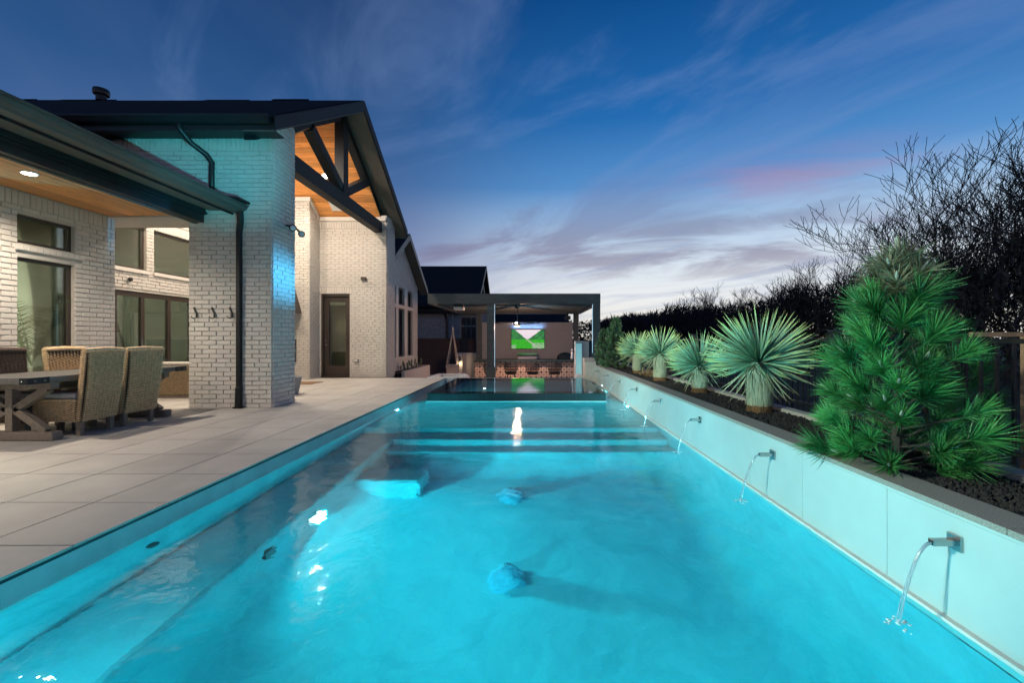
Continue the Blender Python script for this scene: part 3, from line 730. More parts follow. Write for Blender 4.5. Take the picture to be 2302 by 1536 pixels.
# patio door in the door wall
dx0, dx1 = -6.17, -5.33
f = MB(); f.box(dx0, dx0+.055, 13.06, 13.2, .04, 2.45); f.box(dx1-.055, dx1, 13.06, 13.2, .04, 2.45); f.box(dx0+.055, dx1-.055, 13.06, 13.2, 2.38, 2.45); f.box(dx0, dx1, 13.02, 13.2, .0, .045)
door = f.build("door", "bronze_frame", house)
f = MB(); f.box(dx0+.06, dx0+.2, 13.12, 13.165, .05, 2.375); f.box(dx1-.15, dx1-.06, 13.12, 13.165, .05, 2.375); f.box(dx0+.2, dx1-.15, 13.12, 13.165, .05, .33); f.box(dx0+.2, dx1-.15, 13.12, 13.165, 2.22, 2.375)
f.build("door_leaf", "bronze_frame", door)
B(dx0+.2, dx1-.15, 13.14, 13.146, .33, 2.22).build("pane", "window_glass", door)
B(dx0+.2, dx1-.15, 13.15, 13.17, 2.13, 2.22).build("blind", "white_stone", door)
MB().ball((dx0+.12, 13.09, .95), .028).ball((dx0+.12, 13.09, 1.08), .022).build("handle", "chrome", door)
# rooms behind the glass
def room(x0, x1, y0, y1, z0, z1, openx=True, nm="interior"):
    m = MB(); 
    m.quad((x0,y0,z0),(x0,y1,z0),(x0,y1,z1),(x0,y0,z1)); m.quad((x0,y0,z0),(x1,y0,z0),(x1,y0,z1),(x0,y0,z1)); m.quad((x0,y1,z0),(x1,y1,z0),(x1,y1,z1),(x0,y1,z1)); m.quad((x0,y0,z1),(x1,y0,z1),(x1,y1,z1),(x0,y1,z1))
    if not openx: m.quad((x1,y0,z0),(x1,y1,z0),(x1,y1,z1),(x1,y0,z1))
    o = m.build(nm, "interior_paint", house, fix=False); MB().quad((x0,y0,z0+.002),(x1,y0,z0+.002),(x1,y1,z0+.002),(x0,y1,z0+.002)).build("interior_floor", "interior_floor", o, fix=False)
    return o
room(-10.6, X1-.17, 1.6, 7.3, 0, 3.1); room(-11.6, X2-.17, 7.5, 12.4, 0, 4.2)
m = MB(); x0, x1, y0, y1, z0, z1 = -6.7, -4.9, 13.22, 15.2, .02, 2.7
m.quad((x0,y0,z0),(x0,y1,z0),(x0,y1,z1),(x0,y0,z1)); m.quad((x0,y1,z0),(x1,y1,z0),(x1,y1,z1),(x0,y1,z1)); m.quad((x1,y0,z0),(x1,y1,z0),(x1,y1,z1),(x1,y0,z1)); m.quad((x0,y0,z1),(x1,y0,z1),(x1,y1,z1),(x0,y1,z1)); m.quad((x0,y0,z0),(x1,y0,z0),(x1,y1,z0),(x0,y1,z0))
m.build("interior", "interior_paint", house, fix=False)
B(-5.75, -5.35, 14.0, 14.6, .02, .5).build("interior_sofa", "cushion", house, bevel=.05)
room(-7.2, X9-.17, 13.92, 17.8, -.8, 3.0)
# things glimpsed inside
B(-10.58, -10.54, 5.3, 6.9, 1.2, 2.2).build("interior_picture", "steel_plate", house)
B(-9.2, -9.1, 6.0, 7.25, 0, 2.6).build("interior_partition", "interior_paint", house)
B(-11.56, -11.5, 9.3, 11.5, .9, 2.7).build("interior_panel", "orange_panel", house)
B(-11.56, -11.4, 9.0, 11.9, 0, .9).build("interior_cabinet", "white_stone", house)
m = MB()
for yy in (10.3, 10.75): m.bar((-9.6, yy, 0), (-10.0, yy, 1.5), .03, .03)
for k in range(5): m.bar((-9.6-.08*k, 10.3, .2+.28*k), (-9.6-.08*k, 10.75, .2+.28*k), .02, .02)
m.build("interior_ladder", "bronze_frame", house)
for nm, p, e in (("room_light", (-8.9, 4.6, 2.9), 330), ("room_light", (-10.2, 9.8, 3.9), 380), ("room_light", (-5.9, 14.4, 2.5), 25), ("room_light", (-6.0, 15.9, 2.7), 2)):
    area(nm, p, (p[0], p[1], 0), e, (1, .93, .80), .5)

# --- lower patio roof: ceiling, beam, soffit, fascia, gutter
x = -5.44
while x > X1+.02:
    xa = max(x-.128, X1+.002); B(xa+.002, x-.002, -.5, 7.44, 3.15, 3.17).build("plank", "cedar_y", house, bevel=.003); x -= .128
B(X1, -5.3, -.5, 7.44, 3.171, 3.2).build("ceiling_backing", "wicker_backing", house)
bm_ = MB(); bm_.box(-5.44, -5.30, -.5, 7.20, 3.01, 3.13); bm_.box(-5.43, -5.285, -.5, 7.20, 3.131, 3.17); bm_.box(-5.44, -5.27, -.5, 7.20, 3.171, 3.235)
bm_.build("patio_beam", "dark_metal", house, bevel=.004)
B(-5.46, -5.40, -.5, 7.20, 2.995, 3.009).build("beam_trim", "soffit_board", house)
y = -.5
while y < 7.2:
    B(-5.269, -4.90, y+.002, min(y+1.9, 7.28)-.002, 3.23, 3.245).build("soffit_panel", "soffit_board", house); y += 1.9
B(-4.90, -4.88, -.5, 7.28, 3.16, 3.35).build("fascia", "dark_metal", house)
gp = [(-4.88, 3.33), (-4.88, 3.19), (-4.80, 3.175), (-4.72, 3.185), (-4.70, 3.21), (-4.66, 3.23), (-4.635, 3.26), (-4.635, 3.28), (-4.61, 3.285), (-4.61, 3.30), (-4.635, 3.30)]
MB().add([(a, yy, z) for yy in (-.5, 7.26) for a, z in gp], [(i, i+1, len(gp)+i+1, len(gp)+i) for i in range(len(gp)-1)]+[tuple(range(len(gp), 2*len(gp)))]).build("gutter", "gutter_metal", house)
MB().prism([(-4.86, 3.34), (-9.5, 4.6), (-9.5, 4.5), (-4.86, 3.25)], 1, -.5, 7.285).build("patio_roof", "roof_shingle", house)
MB().prism([(-4.95, 3.36), (-4.6, 3.33), (-4.6, 3.36), (-4.98, 3.42)], 1, 7.0, 7.285).build("flashing", "dark_metal", house)
# downspout from the lower gutter down the column face
d = MB(); d.bar((-4.72, 7.2, 3.2), (-4.735, 7.235, 3.02), .085, .07); d.bar((-4.735, 7.235, 3.03), (-4.76, 7.245, 2.86), .085, .07); d.bar((-4.76, 7.245, 2.87), (-4.76, 7.245, .1), .085, .065); d.bar((-4.76, 7.235, .34), (-4.76, 7.225, .02), .09, .075)
d.box(-4.83, -4.69, 7.17, 7.28, .0, .025)
d.build("downspout", "dark_metal", house, bevel=.008)
# --- porch gable roof
YC, XR = 10.51, -3.945
top = lambda yy: 6.76-.598*abs(yy-YC)
rp = MB(); 
for s in (-1, 1):
    e = YC+s*3.63
    rp.prism([(YC, top(YC)), (e, top(e)), (e, top(e)-.10), (YC, top(YC)-.12)], 0, -15, XR-.03)
roof = rp.build("roof", "roof_shingle", house)
# shingle courses that break the ridge line, ridge cap
rc = MB(); rg = random.Random(5); xx = -15
while xx < XR-.1:
    w = rg.uniform(.6, 1.3); zt = top(YC)+rg.uniform(.0, .05); rc.prism([(YC-.16, zt-.10), (YC, zt), (YC+.16, zt-.10)], 0, xx, min(xx+w, XR-.05)); xx += w
rc.build("ridge_cap", "roof_shingle", roof)
cs = MB()
for k in range(24):
    yy = YC-3.6+.15*k; cs.prism([(yy, top(yy)+.0), (yy+.16, top(yy+.16)+.002), (yy+.16, top(yy+.16)+.02), (yy, top(yy)+.02)], 0, -15+rg.random()*.1, XR-.04)
cs.build("shingle_course", "roof_shingle", roof, stuff=True)
for s in (-1, 1):
    e = YC+s*3.66; q = lambda yy, dz: 6.76-.598*abs(yy-YC)-dz
    MB().prism([(YC, q(YC, 0)), (e, q(e, 0)), (e, q(e, .21)), (YC, q(YC, .24))], 0, XR-.03, XR).build("rake_board", "dark_timber", house)
    MB().prism([(YC, q(YC, .25)), (e, q(e, .22)), (e, q(e, .24)), (YC, q(YC, .27))], 0, -4.45, XR-.03).build("rake_soffit", "soffit_board", house)
    MB().prism([(YC, q(YC, .275)), (e-s*.3, q(e-s*.3, .26)), (e-s*.3, q(e-s*.3, .42)), (YC, q(YC, .46))], 0, -4.62, -4.43).build("rafter", "dark_timber", house)
# truss
q = lambda yy: 6.76-.598*abs(yy-YC)-.44
TX0, TX1 = -4.60, -4.38
MB().box(TX0, TX1, 7.9, 13.05, 4.24, 4.55).build("tie_beam", "dark_timber", house, bevel=.006)
MB().box(TX0, TX1, YC-.13, YC+.13, 4.551, 6.30).build("king_post", "dark_timber", house, bevel=.006)
for s in (-1, 1):
    a = Vector((0, YC+s*.16, 4.66)); b = Vector((0, YC+s*1.55, 0)); b.z = q(b.y)+.0
    MB().bar((-4.49, a.y, a.z), (-4.49, b.y, b.z), .20, .2, up=(1, 0, 0)).build("brace", "dark_timber", house, bevel=.006)
# vaulted plank ceiling
cz = lambda yy: 6.44-.68*abs(yy-YC)
dy = .118
for s in (-1, 1):
    for k in range(22):
        a = YC+s*dy*k; b = YC+s*dy*(k+1)
        if s > 0 and a > 13.02: continue
        if s < 0 and b < 7.95: continue
        g_ = .0035*s
        MB().prism([(a+g_, cz(a+g_)), (b-g_, cz(b-g_)), (b-g_, cz(b-g_)+.02), (a+g_, cz(a+g_)+.02)], 0, -8.6, -4.44).build("plank", "cedar_x", house)
    e = YC+s*2.6
    MB().prism([(YC, cz(YC)+.022), (e, cz(e)+.022), (e, cz(e)+.05), (YC, cz(YC)+.05)], 0, -8.6, -4.44).build("ceiling_backing", "wicker_backing", house)
# crown trim
B(-6.22, -4.27, 13.0, 13.038, 4.58, 4.70).build("crown_trim", "painted_trim", house)
B(-8.6, -6.18, 12.42, 12.458, 4.98, 5.10).build("crown_trim", "painted_trim", house)
MB().prism([(12.45, 5.10), (13.0, 4.72), (13.0, 4.60), (12.45, 4.98)], 0, -6.218, -6.18).build("crown_trim", "painted_trim", house)
MB().prism([(12.55, cz(12.55)-.002), (12.85, cz(12.85)-.002), (12.85, cz(12.85)-.02), (12.55, cz(12.55)-.02)], 0, -5.75, -5.4).build("ceiling_speaker", "white_stone", house)
# eave soffit, frieze, gutter along the near side
B(-15, -4.05, 6.92, 7.285, 4.41, 4.43).build("eave_soffit", "dark_metal", house)
B(-15, XR-.03, 6.88, 6.92, 4.36, 4.56).build("fascia", "dark_metal", house)
gp = [(6.88, 4.57), (6.88, 4.45), (6.82, 4.44), (6.79, 4.46), (6.77, 4.50), (6.755, 4.53), (6.755, 4.56), (6.77, 4.565)]
MB().add([(xx, a, z) for xx in (-15, -4.02) for a, z in gp], [(i, i+1, len(gp)+i+1, len(gp)+i) for i in range(len(gp)-1)]+[tuple(range(len(gp), 2*len(gp)))]).build("gutter", "dark_metal", house)
MB().tube([(-5.42, 6.84, 4.46), (-5.42, 6.86, 4.36), (-5.36, 7.0, 4.22), (-5.24, 7.17, 4.10), (-5.2, 7.235, 4.0), (-5.2, 7.235, 3.9), (-5.2, 7.235, 3.3)], .04, 10).build("downspout", "dark_metal", house, smooth=True)
# roof vent
MB().lathe((-10.07, YC-.1, 6.7), [(.10, 0), (.10, .12), (.15, .14), (.16, .2), (.15, .27), (.0, .28)], 16).build("roof_vent", "dark_metal", house)
# --- second gable roof
YC2, XR2 = 15.7, -4.28
t2 = lambda yy: 4.84-.63*abs(yy-YC2)
r2 = MB()
for s, e in ((-1, 13.85), (1, 18.4)):
    r2.prism([(YC2, t2(YC2)), (e, t2(e)), (e, t2(e)-.12), (YC2, t2(YC2)-.14)], 0, -12, XR2-.03)
    MB().prism([(YC2, t2(YC2)+.004), (e, t2(e)+.004), (e, t2(e)-.2), (YC2, t2(YC2)-.22)], 0, XR2-.03, XR2).build("rake_board", "steel_plate", house)
    MB().prism([(YC2, t2(YC2)-.2), (e, t2(e)-.18), (e, t2(e)-.2), (YC2, t2(YC2)-.22)], 0, X9, XR2-.03).build("rake_soffit", "soffit_board", house)
r2.build("roof", "roof_shingle", house)
# ceiling lights (lens and trim), and the light they give
def can(p, nrm=(0, 0, -1), r=.065):
    p = Vector(p); n = Vector(nrm).normalized()
    o = MB().tube([p, p+n*.012], [r*1.3, r*1.25], 20).build("ceiling_light", "painted_trim", house)
    MB().tube([p+n*.013, p+n*.016], r, 20).build("lens", "lamp_lens", o)
for yy, e in ((5.40, 330), (2.6, 290), (.2, 90)):
    can((-6.1, yy, 3.148)); spot("patio_light", (-6.1, yy, 3.11), (-6.0, yy, 0), e, WARM, 150, .8, .05)
nf = Vector((0, -.68, -1)).normalized(); nn = Vector((0, .68, -1)).normalized()
for xx, yy, e in ((-5.52, 11.9, 400), (-7.4, 11.9, 320), (-5.52, 9.1, 430), (-7.4, 9.1, 330)):
    n_ = nf if yy > YC else nn; p = Vector((xx, yy, cz(yy)-.002)); can(p, n_, .07)
    spot("porch_light", p+n_*.05, p+n_*5, e, WARM, 165, .8, .05)

# ------------------------------------------------------------------ fittings on the house
def hook(x, lab):
    t = thing("towel_hook", lab, "hook", (x, 7.28, 1.5), "black towel hooks on the brick column")
    MB().bar((x-.055, 7.265, 1.645), (x, 7.25, 1.545), .028, .008, up=(0, 1, 0)).bar((x, 7.25, 1.55), (x, 7.25, 1.475), .026, .008, up=(0, 1, 0)).build("plate", "black_paint", t)
    MB().tube([(x, 7.25, 1.485), (x-.01, 7.22, 1.46), (x-.035, 7.20, 1.47), (x-.045, 7.195, 1.50)], .006, 6).build("prong", "black_paint", t)
hook(-5.46, "black towel hook on the column, farthest from the downspout"); hook(-5.17, "black towel hook on the column, middle of the three"); hook(-4.88, "black towel hook on the column right beside the downspout")
t = thing("floodlight", "twin head floodlight, unlit, high on the side of the brick column", "floodlight", (-4.24, 7.75, 3.1))
MB().lathe((-4.22, 7.72, 3.08), [(.0, 0), (.06, 0), (.06, .02)], 14).build("mount", "dark_metal", t)
for k, (yy, zz, dx) in enumerate(((7.66, 3.06, .10), (7.95, 3.02, .10))):
    MB().tube([(-4.23, 7.75, 3.1), (-4.23+dx*.6, (7.75+yy)/2, 3.1), (-4.23+dx, yy, zz)], [.012, .014, .02], 8).build("arm", "dark_metal", t)
    a = Vector((-4.23+dx, yy, zz)); b = a+Vector((.05, -.06, -.03)); MB().tube([a, a+(b-a)*.4, b], [.02, .05, .06], 14).build("lamp_head", "dark_metal", t)
    MB().ball(a+(b-a)*.98, .045).build("bulb", "white_stone", t)
t = thing("security_camera", "small white dome camera between the upper windows and folding doors", "camera", (X2, 9.48, 2.41))
MB().tube([(X2, 9.48, 2.41), (X2+.04, 9.48, 2.41)], .05, 14).build("mount", "white_stone", t); MB().ball((X2+.07, 9.46, 2.4), .045).build("dome", "black_paint", t)
t = thing("wall_light", "small box downlight on the brick to the right of the patio door", "wall light", (-4.89, 13.03, 2.89))
B(-4.97, -4.83, 12.93, 13.025, 2.84, 2.93).build("body", "bronze_frame", t, bevel=.005); B(-4.95, -4.85, 12.94, 13.0, 2.832, 2.839).build("lens", "white_stone", t)
t = thing("outlet_box", "grey weatherproof outlet low on the brick beside the patio door", "outlet", (-5.11, 13.03, .5))
B(-5.19, -5.06, 12.97, 13.025, .46, .54).build("body", "concrete_pot", t, bevel=.005); B(-5.17, -5.08, 12.955, 12.969, .47, .53).build("cover", "painted_trim", t)
hd = thing("fireplace", "dark tapered metal hood over an outdoor hearth, half hidden by the column", "fireplace", (-7.1, 12.4, 1.0))
MB().add([(-7.9, 11.95, 1.84), (-6.42, 11.95, 1.84), (-6.42, 12.44, 1.84), (-7.9, 12.44, 1.84), (-7.6, 12.2, 2.75), (-6.68, 12.2, 2.75), (-6.68, 12.44, 2.75), (-7.6, 12.44, 2.75)],
         [(0,3,2,1),(4,5,6,7),(0,1,5,4),(1,2,6,5),(2,3,7,6),(3,0,4,7)]).build("hood", "bronze_frame", hd)
B(-7.7, -6.58, 12.40, 12.445, .5, 1.12).build("firebox_frame", "bronze_frame", hd); B(-7.62, -6.66, 12.38, 12.398, .56, 1.05).build("firebox", "black_paint", hd)

# ------------------------------------------------------------------ things on the deck
pot = thing("plant_pot", "tapered grey concrete pot behind the brick column", "pot", (-4.93, 9.04, 0))
MB().lathe((-4.93, 9.04, 0), [(0, .003), (.17, .003), (.24, .36), (.215, .36), (.20, .30), (0, .30)], 28).build("body", "concrete_pot", pot, smooth=False)
tag(B(-6.55, -5.45, 10.98, 11.65, .001, .014).build("doormat", "mat_fibre"), "thin brown woven doormat on the porch tiles", "doormat")

def weave(m, S, rows, cols, amp=.0085, thick=.45):
    """woven surface: S(u,v)->(point, normal); horizontal strands pass over and under upright ribs"""
    for j in range(rows):
        v0 = j/rows; v1 = (j+thick+.45)/rows; vs = []; n = cols*2
        for k in range(n+1):
            u = k/n; w = math.cos(math.pi*(u*cols+j))*amp
            for v, e in ((v0, 0), ((v0+v1)/2, .35*amp+.0018), (v1, 0)):
                p, nr = S(u, min(v, 1)); vs.append(p+nr*(w+e+amp))
        m.add(vs, [(k*3+a, (k+1)*3+a, (k+1)*3+a+1, k*3+a+1) for k in range(n) for a in (0, 1)])
V = Vector
def planar(p00, p10, p01, p11, bow=0):
    p00, p10, p01, p11 = V(p00), V(p10), V(p01), V(p11)
    nr = (p10-p00).cross(p01-p00).normalized()
    def S(u, v):
        p = (p00*(1-u)+p10*u)*(1-v)+(p01*(1-u)+p11*u)*v
        return p+nr*bow*math.sin(math.pi*v), nr
    return S
def make_chair(name, wm, label):
    t = thing(name, label, "chair", (0, 0, 0), "wicker chairs round the dining table")
    W2 = .225
    # back: outer face towards +x
    bx0, bx1, zb, zt = .20, .30, .17, .995; wt = .245
    m = MB(); weave(m, planar((bx0, -W2, zb), (bx0, W2, zb), (bx1, -wt, zt), (bx1, wt, zt), .02), 78, 11)
    weave(m, planar((bx1-.055, wt, zt-.02), (bx1-.055, -wt, zt-.02), (bx0-.05, W2, .45), (bx0-.05, -W2, .45)), 52, 11)
    weave(m, planar((bx0-.05, -W2, zb), (bx0, -W2, zb), (bx1-.06, -wt, zt), (bx1, -wt, zt)), 78, 2)
    weave(m, planar((bx0, W2, zb), (bx0-.05, W2, zb), (bx1, wt, zt), (bx1-.06, wt, zt)), 78, 2)
    m.tube([(bx1-.03, -wt-.01, zt-.005), (bx1-.03, 0, zt+.006), (bx1-.03, wt+.01, zt-.005)], .032, 8)
    m.build("backrest", wm, t, fix=False)
    MB().add([(bx0-.045, -W2, zb), (bx0-.003, -W2, zb), (bx0-.003, W2, zb), (bx0-.045, W2, zb), (bx1-.05, -wt, zt-.01), (bx1-.004, -wt, zt-.01), (bx1-.004, wt, zt-.01), (bx1-.05, wt, zt-.01)],
             [(0,3,2,1),(4,5,6,7),(0,1,5,4),(1,2,6,5),(2,3,7,6),(3,0,4,7)]).build("back_core", "wicker_backing", t)
    m = MB(); fx = -.30
    weave(m, planar((fx, W2, .17), (fx, -W2, .17), (fx, W2+.01, .42), (fx, -W2-.01, .42), .015), 24, 11)
    weave(m, planar((fx, -W2, .17), (bx0-.04, -W2, .17), (fx, -W2-.01, .42), (bx0-.04, -W2, .42), .012), 24, 11)
    weave(m, planar((bx0-.04, W2, .17), (fx, W2, .17), (bx0-.04, W2, .42), (fx, W2+.01, .42), .012), 24, 11)
    m.tube([(fx-.01, -W2-.015, .42), (bx0-.04, -W2-.015, .42)], .014, 6); m.tube([(fx-.01, W2+.015, .42), (bx0-.04, W2+.015, .42)], .014, 6); m.tube([(fx-.015, -W2-.015, .42), (fx-.015, W2+.015, .42)], .014, 6)
    m.build("seat", wm, t, fix=False)
    B(fx+.004, bx0-.045, -W2+.003, W2-.003, .172, .41).build("seat_core", "wicker_backing", t)
    c = bpy.data.objects.new
    B(fx-.01, bx0-.07, -W2+.01, W2-.01, .425, .50).build("cushion", "cushion", t, bevel=.03)
    for sx, sy in ((1, 1), (1, -1), (-1, 1), (-1, -1)):
        lx = (bx0-.04) if sx > 0 else fx+.05; ly = sy*(W2-.035)
        MB().add([(lx-.022-.0*sx, ly-.022, 0), (lx+.022, ly-.022, 0), (lx+.022, ly+.022, 0), (lx-.022, ly+.022, 0), (lx-.03, ly-.03, .172), (lx+.03, ly-.03, .172), (lx+.03, ly+.03, .172), (lx-.03, ly+.03, .172)],
                 [(0,3,2,1),(4,5,6,7),(0,1,5,4),(1,2,6,5),(2,3,7,6),(3,0,4,7)]).build("leg", "grey_oak", t)
    return t
ch = make_chair("dining_chair", "wicker_tan", "wicker dining chair with its back to the pool, nearest the camera")
ch2 = copy_tree(ch, None, (-5.41, 5.93, 0), R(-3)); ch2["label"] = "wicker dining chair with its back to the pool, beside the brick column"
ch3 = copy_tree(ch, None, (-6.02, 6.0, 0), R(182)); ch3["label"] = "tan wicker dining chair on the window side, facing the pool"
ch.location = (-5.42, 5.36, 0); ch.rotation_euler.z = R(2)
ch4 = make_chair("dining_chair", "wicker_dark", "dark brown wicker dining chair on the window side at the frame edge"); ch4.location = (-6.04, 5.28, 0); ch4.rotation_euler.z = R(180)
# table
tb = thing("dining_table", "grey trestle dining table with metal corner plates on the patio", "table", (-5.77, 5.7, 0))
for k in range(5): B(-6.27+.2*k+.001, -6.27+.2*(k+1)-.001, 4.72, 6.72, .652, .715).build("plank", "table_top", tb, bevel=.002)
for ya, yb in ((4.66, 4.718), (6.722, 6.78)): B(-6.27, -5.27, ya, yb, .65, .715).build("end_board", "table_top", tb, bevel=.004)
for ya, yb in ((4.655, 4.86), (6.58, 6.785)):
    pl = MB().box(-5.269, -5.263, ya, yb, .648, .717); pl.build("corner_plate", "steel_plate", tb)
    for yy in (ya+.06, yb-.05): MB().ball((-5.262, yy, .68), .008, 8, 5).build("bolt", "chrome", tb)
for yy in (4.655,): B(-5.36, -5.27, yy-.004, yy, .648, .717).build("corner_plate", "steel_plate", tb); MB().ball((-5.33, yy-.006, .68), .008, 8, 5).build("bolt", "chrome", tb)
B(-5.95, -5.6, 4.95, 6.5, .55, .65).build("stretcher", "grey_oak", tb)
for yy in (4.95, 6.46):
    tr = MB(); xc = -5.77
    tr.box(xc-.5, xc+.5, yy-.06, yy+.06, .0, .10)
    tr.build("foot", "grey_oak", tb, bevel=.015)
    tr = MB(); tr.box(xc-.04, xc+.04, yy-.045, yy+.045, .10, .57); tr.build("post", "grey_oak", tb, bevel=.004)
    B(xc-.47, xc+.47, yy-.05, yy+.05, .572, .65).build("cap_rail", "grey_oak", tb, bevel=.006)
    for s in (-1, 1):
        MB().bar((xc+s*.04, yy, .345), (xc+s*.40, yy, .58), .075, .07, up=(0, 1, 0)).build("brace", "grey_oak", tb)
        MB().bar((xc+s*.04, yy, .345), (xc+s*.38, yy, .10), .075, .07, up=(0, 1, 0)).build("brace", "grey_oak", tb)
# sofa
sf = thing("outdoor_sofa", "tan wicker sofa back with cream cushion top behind the dining chairs", "sofa", (-6.9, 8.9, 0))
m = MB(); weave(m, planar((-7.9, 8.5, .06), (-5.95, 8.5, .06), (-7.9, 8.5, .62), (-5.95, 8.5, .62)), 42, 34)
weave(m, planar((-5.95, 8.5, .06), (-5.95, 9.4, .06), (-5.95, 8.5, .62), (-5.95, 9.4, .62)), 42, 16)
m.build("back_panel", "wicker_sofa", sf, fix=False); B(-7.89, -5.955, 8.505, 9.38, .05, .61).build("body_core", "wicker_backing", sf)
B(-7.88, -5.97, 8.52, 8.72, .612, .68).build("cushion", "cushion", sf, bevel=.03)
B(-7.9, -5.95, 8.51, 9.4, .0, .055).build("base", "grey_oak", sf)
B(-7.85, -6.0, 8.54, 9.35, .40, .60).build("cushion", "cushion", sf, bevel=.03) if False else None
# potted palm inside the window
pm = thing("potted_palm", "green feathery palm behind the patio window glass", "palm", (-7.75, 6.9, 0))
MB().lathe((-7.75, 6.9, 0), [(0, 0), (.15, 0), (.2, .7), (.17, .7), (0, .65)], 18).build("pot", "white_stone", pm)
fr = MB(); rg = random.Random(11)
for k in range(17):
    az = rg.uniform(0, 6.28); L = rg.uniform(.8, 1.25); P = []
    for i in range(11):
        s = i/10; r = L*.55*s; P.append(V((-7.75+r*math.cos(az)*1.1, 6.9+r*math.sin(az), .7+L*.95*math.sin(s*1.9)*.95)))
    fr.tube(P, [.008*(1-.8*i/10) for i in range(11)], 4)
    for i in range(2, 11):
        d = (P[i]-P[i-1]).normalized()
        for h in (0, .5):
            p = P[i-1].lerp(P[i], h)
            for s in (-1, 1):
                sd = d.cross(V((0, 0, 1))).normalized()*s; tip = p+sd*.17+d*.16-V((0, 0, .05)); w = d*.009
                fr.add([p-w, p+w, tip], [(0, 1, 2)])
fr.build("frond", "palm_green", pm, fix=False, stuff=True)

# ================================================================== GABLE PLANTER WITH CACTI
gpn = thing("low_planter", "low cream planter of cacti beneath the far gable windows", "planter", (-4.1, 15.5, -.8))
xf = -3.93
B(xf-.12, xf, 13.85, 17.2, -.8, .12).build("front_wall", "stucco", gpn, bevel=.008); B(X9+.05, xf-.121, 17.05, 17.2, -.8, .12).build("end_wall", "stucco", gpn)
B(X9+.02, xf-.12, 13.85, 17.05, -.8, .04).build("soil", "planter_soil", gpn)
rg = random.Random(2)
pl5 = ["nearest", "second", "middle", "fourth", "farthest"]
for k in range(5):
    yy = 14.35+.55*k; xx = -4.15; c = MB()
    t = thing("prickly_pear", "small paddle cactus in the low planter, %s from the door wall" % pl5[k], "cactus", (xx, yy, .04), "cacti in the low planter")
    for i in range(4):
        zz = .04+.1+.07*i; MB().ball((xx+rg.uniform(-.05, .05), yy+rg.uniform(-.09, .09), zz), (.022, .06, .075), 10, 7).build("pad", "cactus", t, smooth=True)

# ================================================================== SUNKEN KITCHEN UNDER THE PERGOLA
FL = -.8
pg = thing("pergola", "dark steel pergola with louvred roof over the sunken bar", "pergola", (-.6, 18, FL))
PX0, PX1, PY0, PY1, PZ0, PZ1 = -3.53, 2.34, 15.1, 21.4, 2.32, 2.67
mat("pergola_beam", (.085, .095, .09), .5, noise=.25, nscale=4, stretch=(1, 1, 6), bump=.2, bscale=30)
B(PX0, PX1, PY0, PY0+.12, PZ0, PZ1).build("beam", "pergola_beam", pg, bevel=.008)
B(PX0, PX1, PY1-.12, PY1, PZ0, PZ1).build("beam", "pergola_beam", pg, bevel=.008)
B(PX0, PX0+.12, PY0+.121, PY1-.121, PZ0, PZ1-.002).build("beam", "pergola_beam", pg); B(PX1-.12, PX1, PY0+.121, PY1-.121, PZ0, PZ1-.002).build("beam", "pergola_beam", pg)
lm = MB().prism([(0, 0), (.16, .035), (.16, .047), (0, .012)], 0, PX0+.13, PX1-.13).mesh("louvre", "pergola_beam")
k = 0
while PY0+.2+.185*k < PY1-.3: inst("louvre", lm, pg, (0, PY0+.16+.185*k, PZ0+.05)); k += 1
lm2 = MB().tube([(PX0+.14, 0, 0), (PX0+.2, 0, 0)], .03, 8).mesh("louvre_pin", "chrome")
for k in range(32): inst("louvre_pin", lm2, pg, (0, PY0+.24+.185*k, PZ0+.03)); inst("louvre_pin", lm2, pg, (PX1-PX0-.34, PY0+.24+.185*k, PZ0+.03))
for (a, b, c, d, z) in ((-1.52, -1.27, PY0+.002, PY0+.25, FL), (2.085, 2.335, PY0+.002, PY0+.25, .42), (2.0, 2.24, PY1-.3, PY1-.05, FL), (-2.62, -2.38, PY1-.3, PY1-.05, FL)):
    B(a, b, c, d, z, PZ0-.002).build("post", "pergola_beam", pg, bevel=.006)
    B(a-.03, b+.03, c-.03, d+.03, z, z+.22 if z > 0 else .18).build("post_base", "pergola_beam", pg, bevel=.004)
for xx, z in ((-1.262, -.1), (2.072, .65)): B(xx, xx+.008, PY0+.05, PY0+.09, z, PZ0-.01).build("light_strip", "led_strip", pg)
t = thing("patio_heater", "slim white heater under the front left of the pergola roof", "heater", (-2.4, 15.6, 2.2)); B(-2.72, -2.38, 15.5, 15.9, 2.14, 2.25).build("body", "white_stone", t, bevel=.01); B(-2.7, -2.4, 15.52, 15.88, 2.251, 2.36).build("bracket", "dark_metal", t)
for xx, l in ((1.55, "black box speaker under the pergola by the right rear post"), ):
    t = thing("speaker", l, "speaker", (xx, 20.8, 2.1)); B(xx, xx+.26, 20.6, 20.85, 2.02, 2.2).build("body", "black_paint", t, bevel=.01); B(xx+.09, xx+.17, 20.7, 20.8, 2.201, 2.36).build("bracket", "black_paint", t)
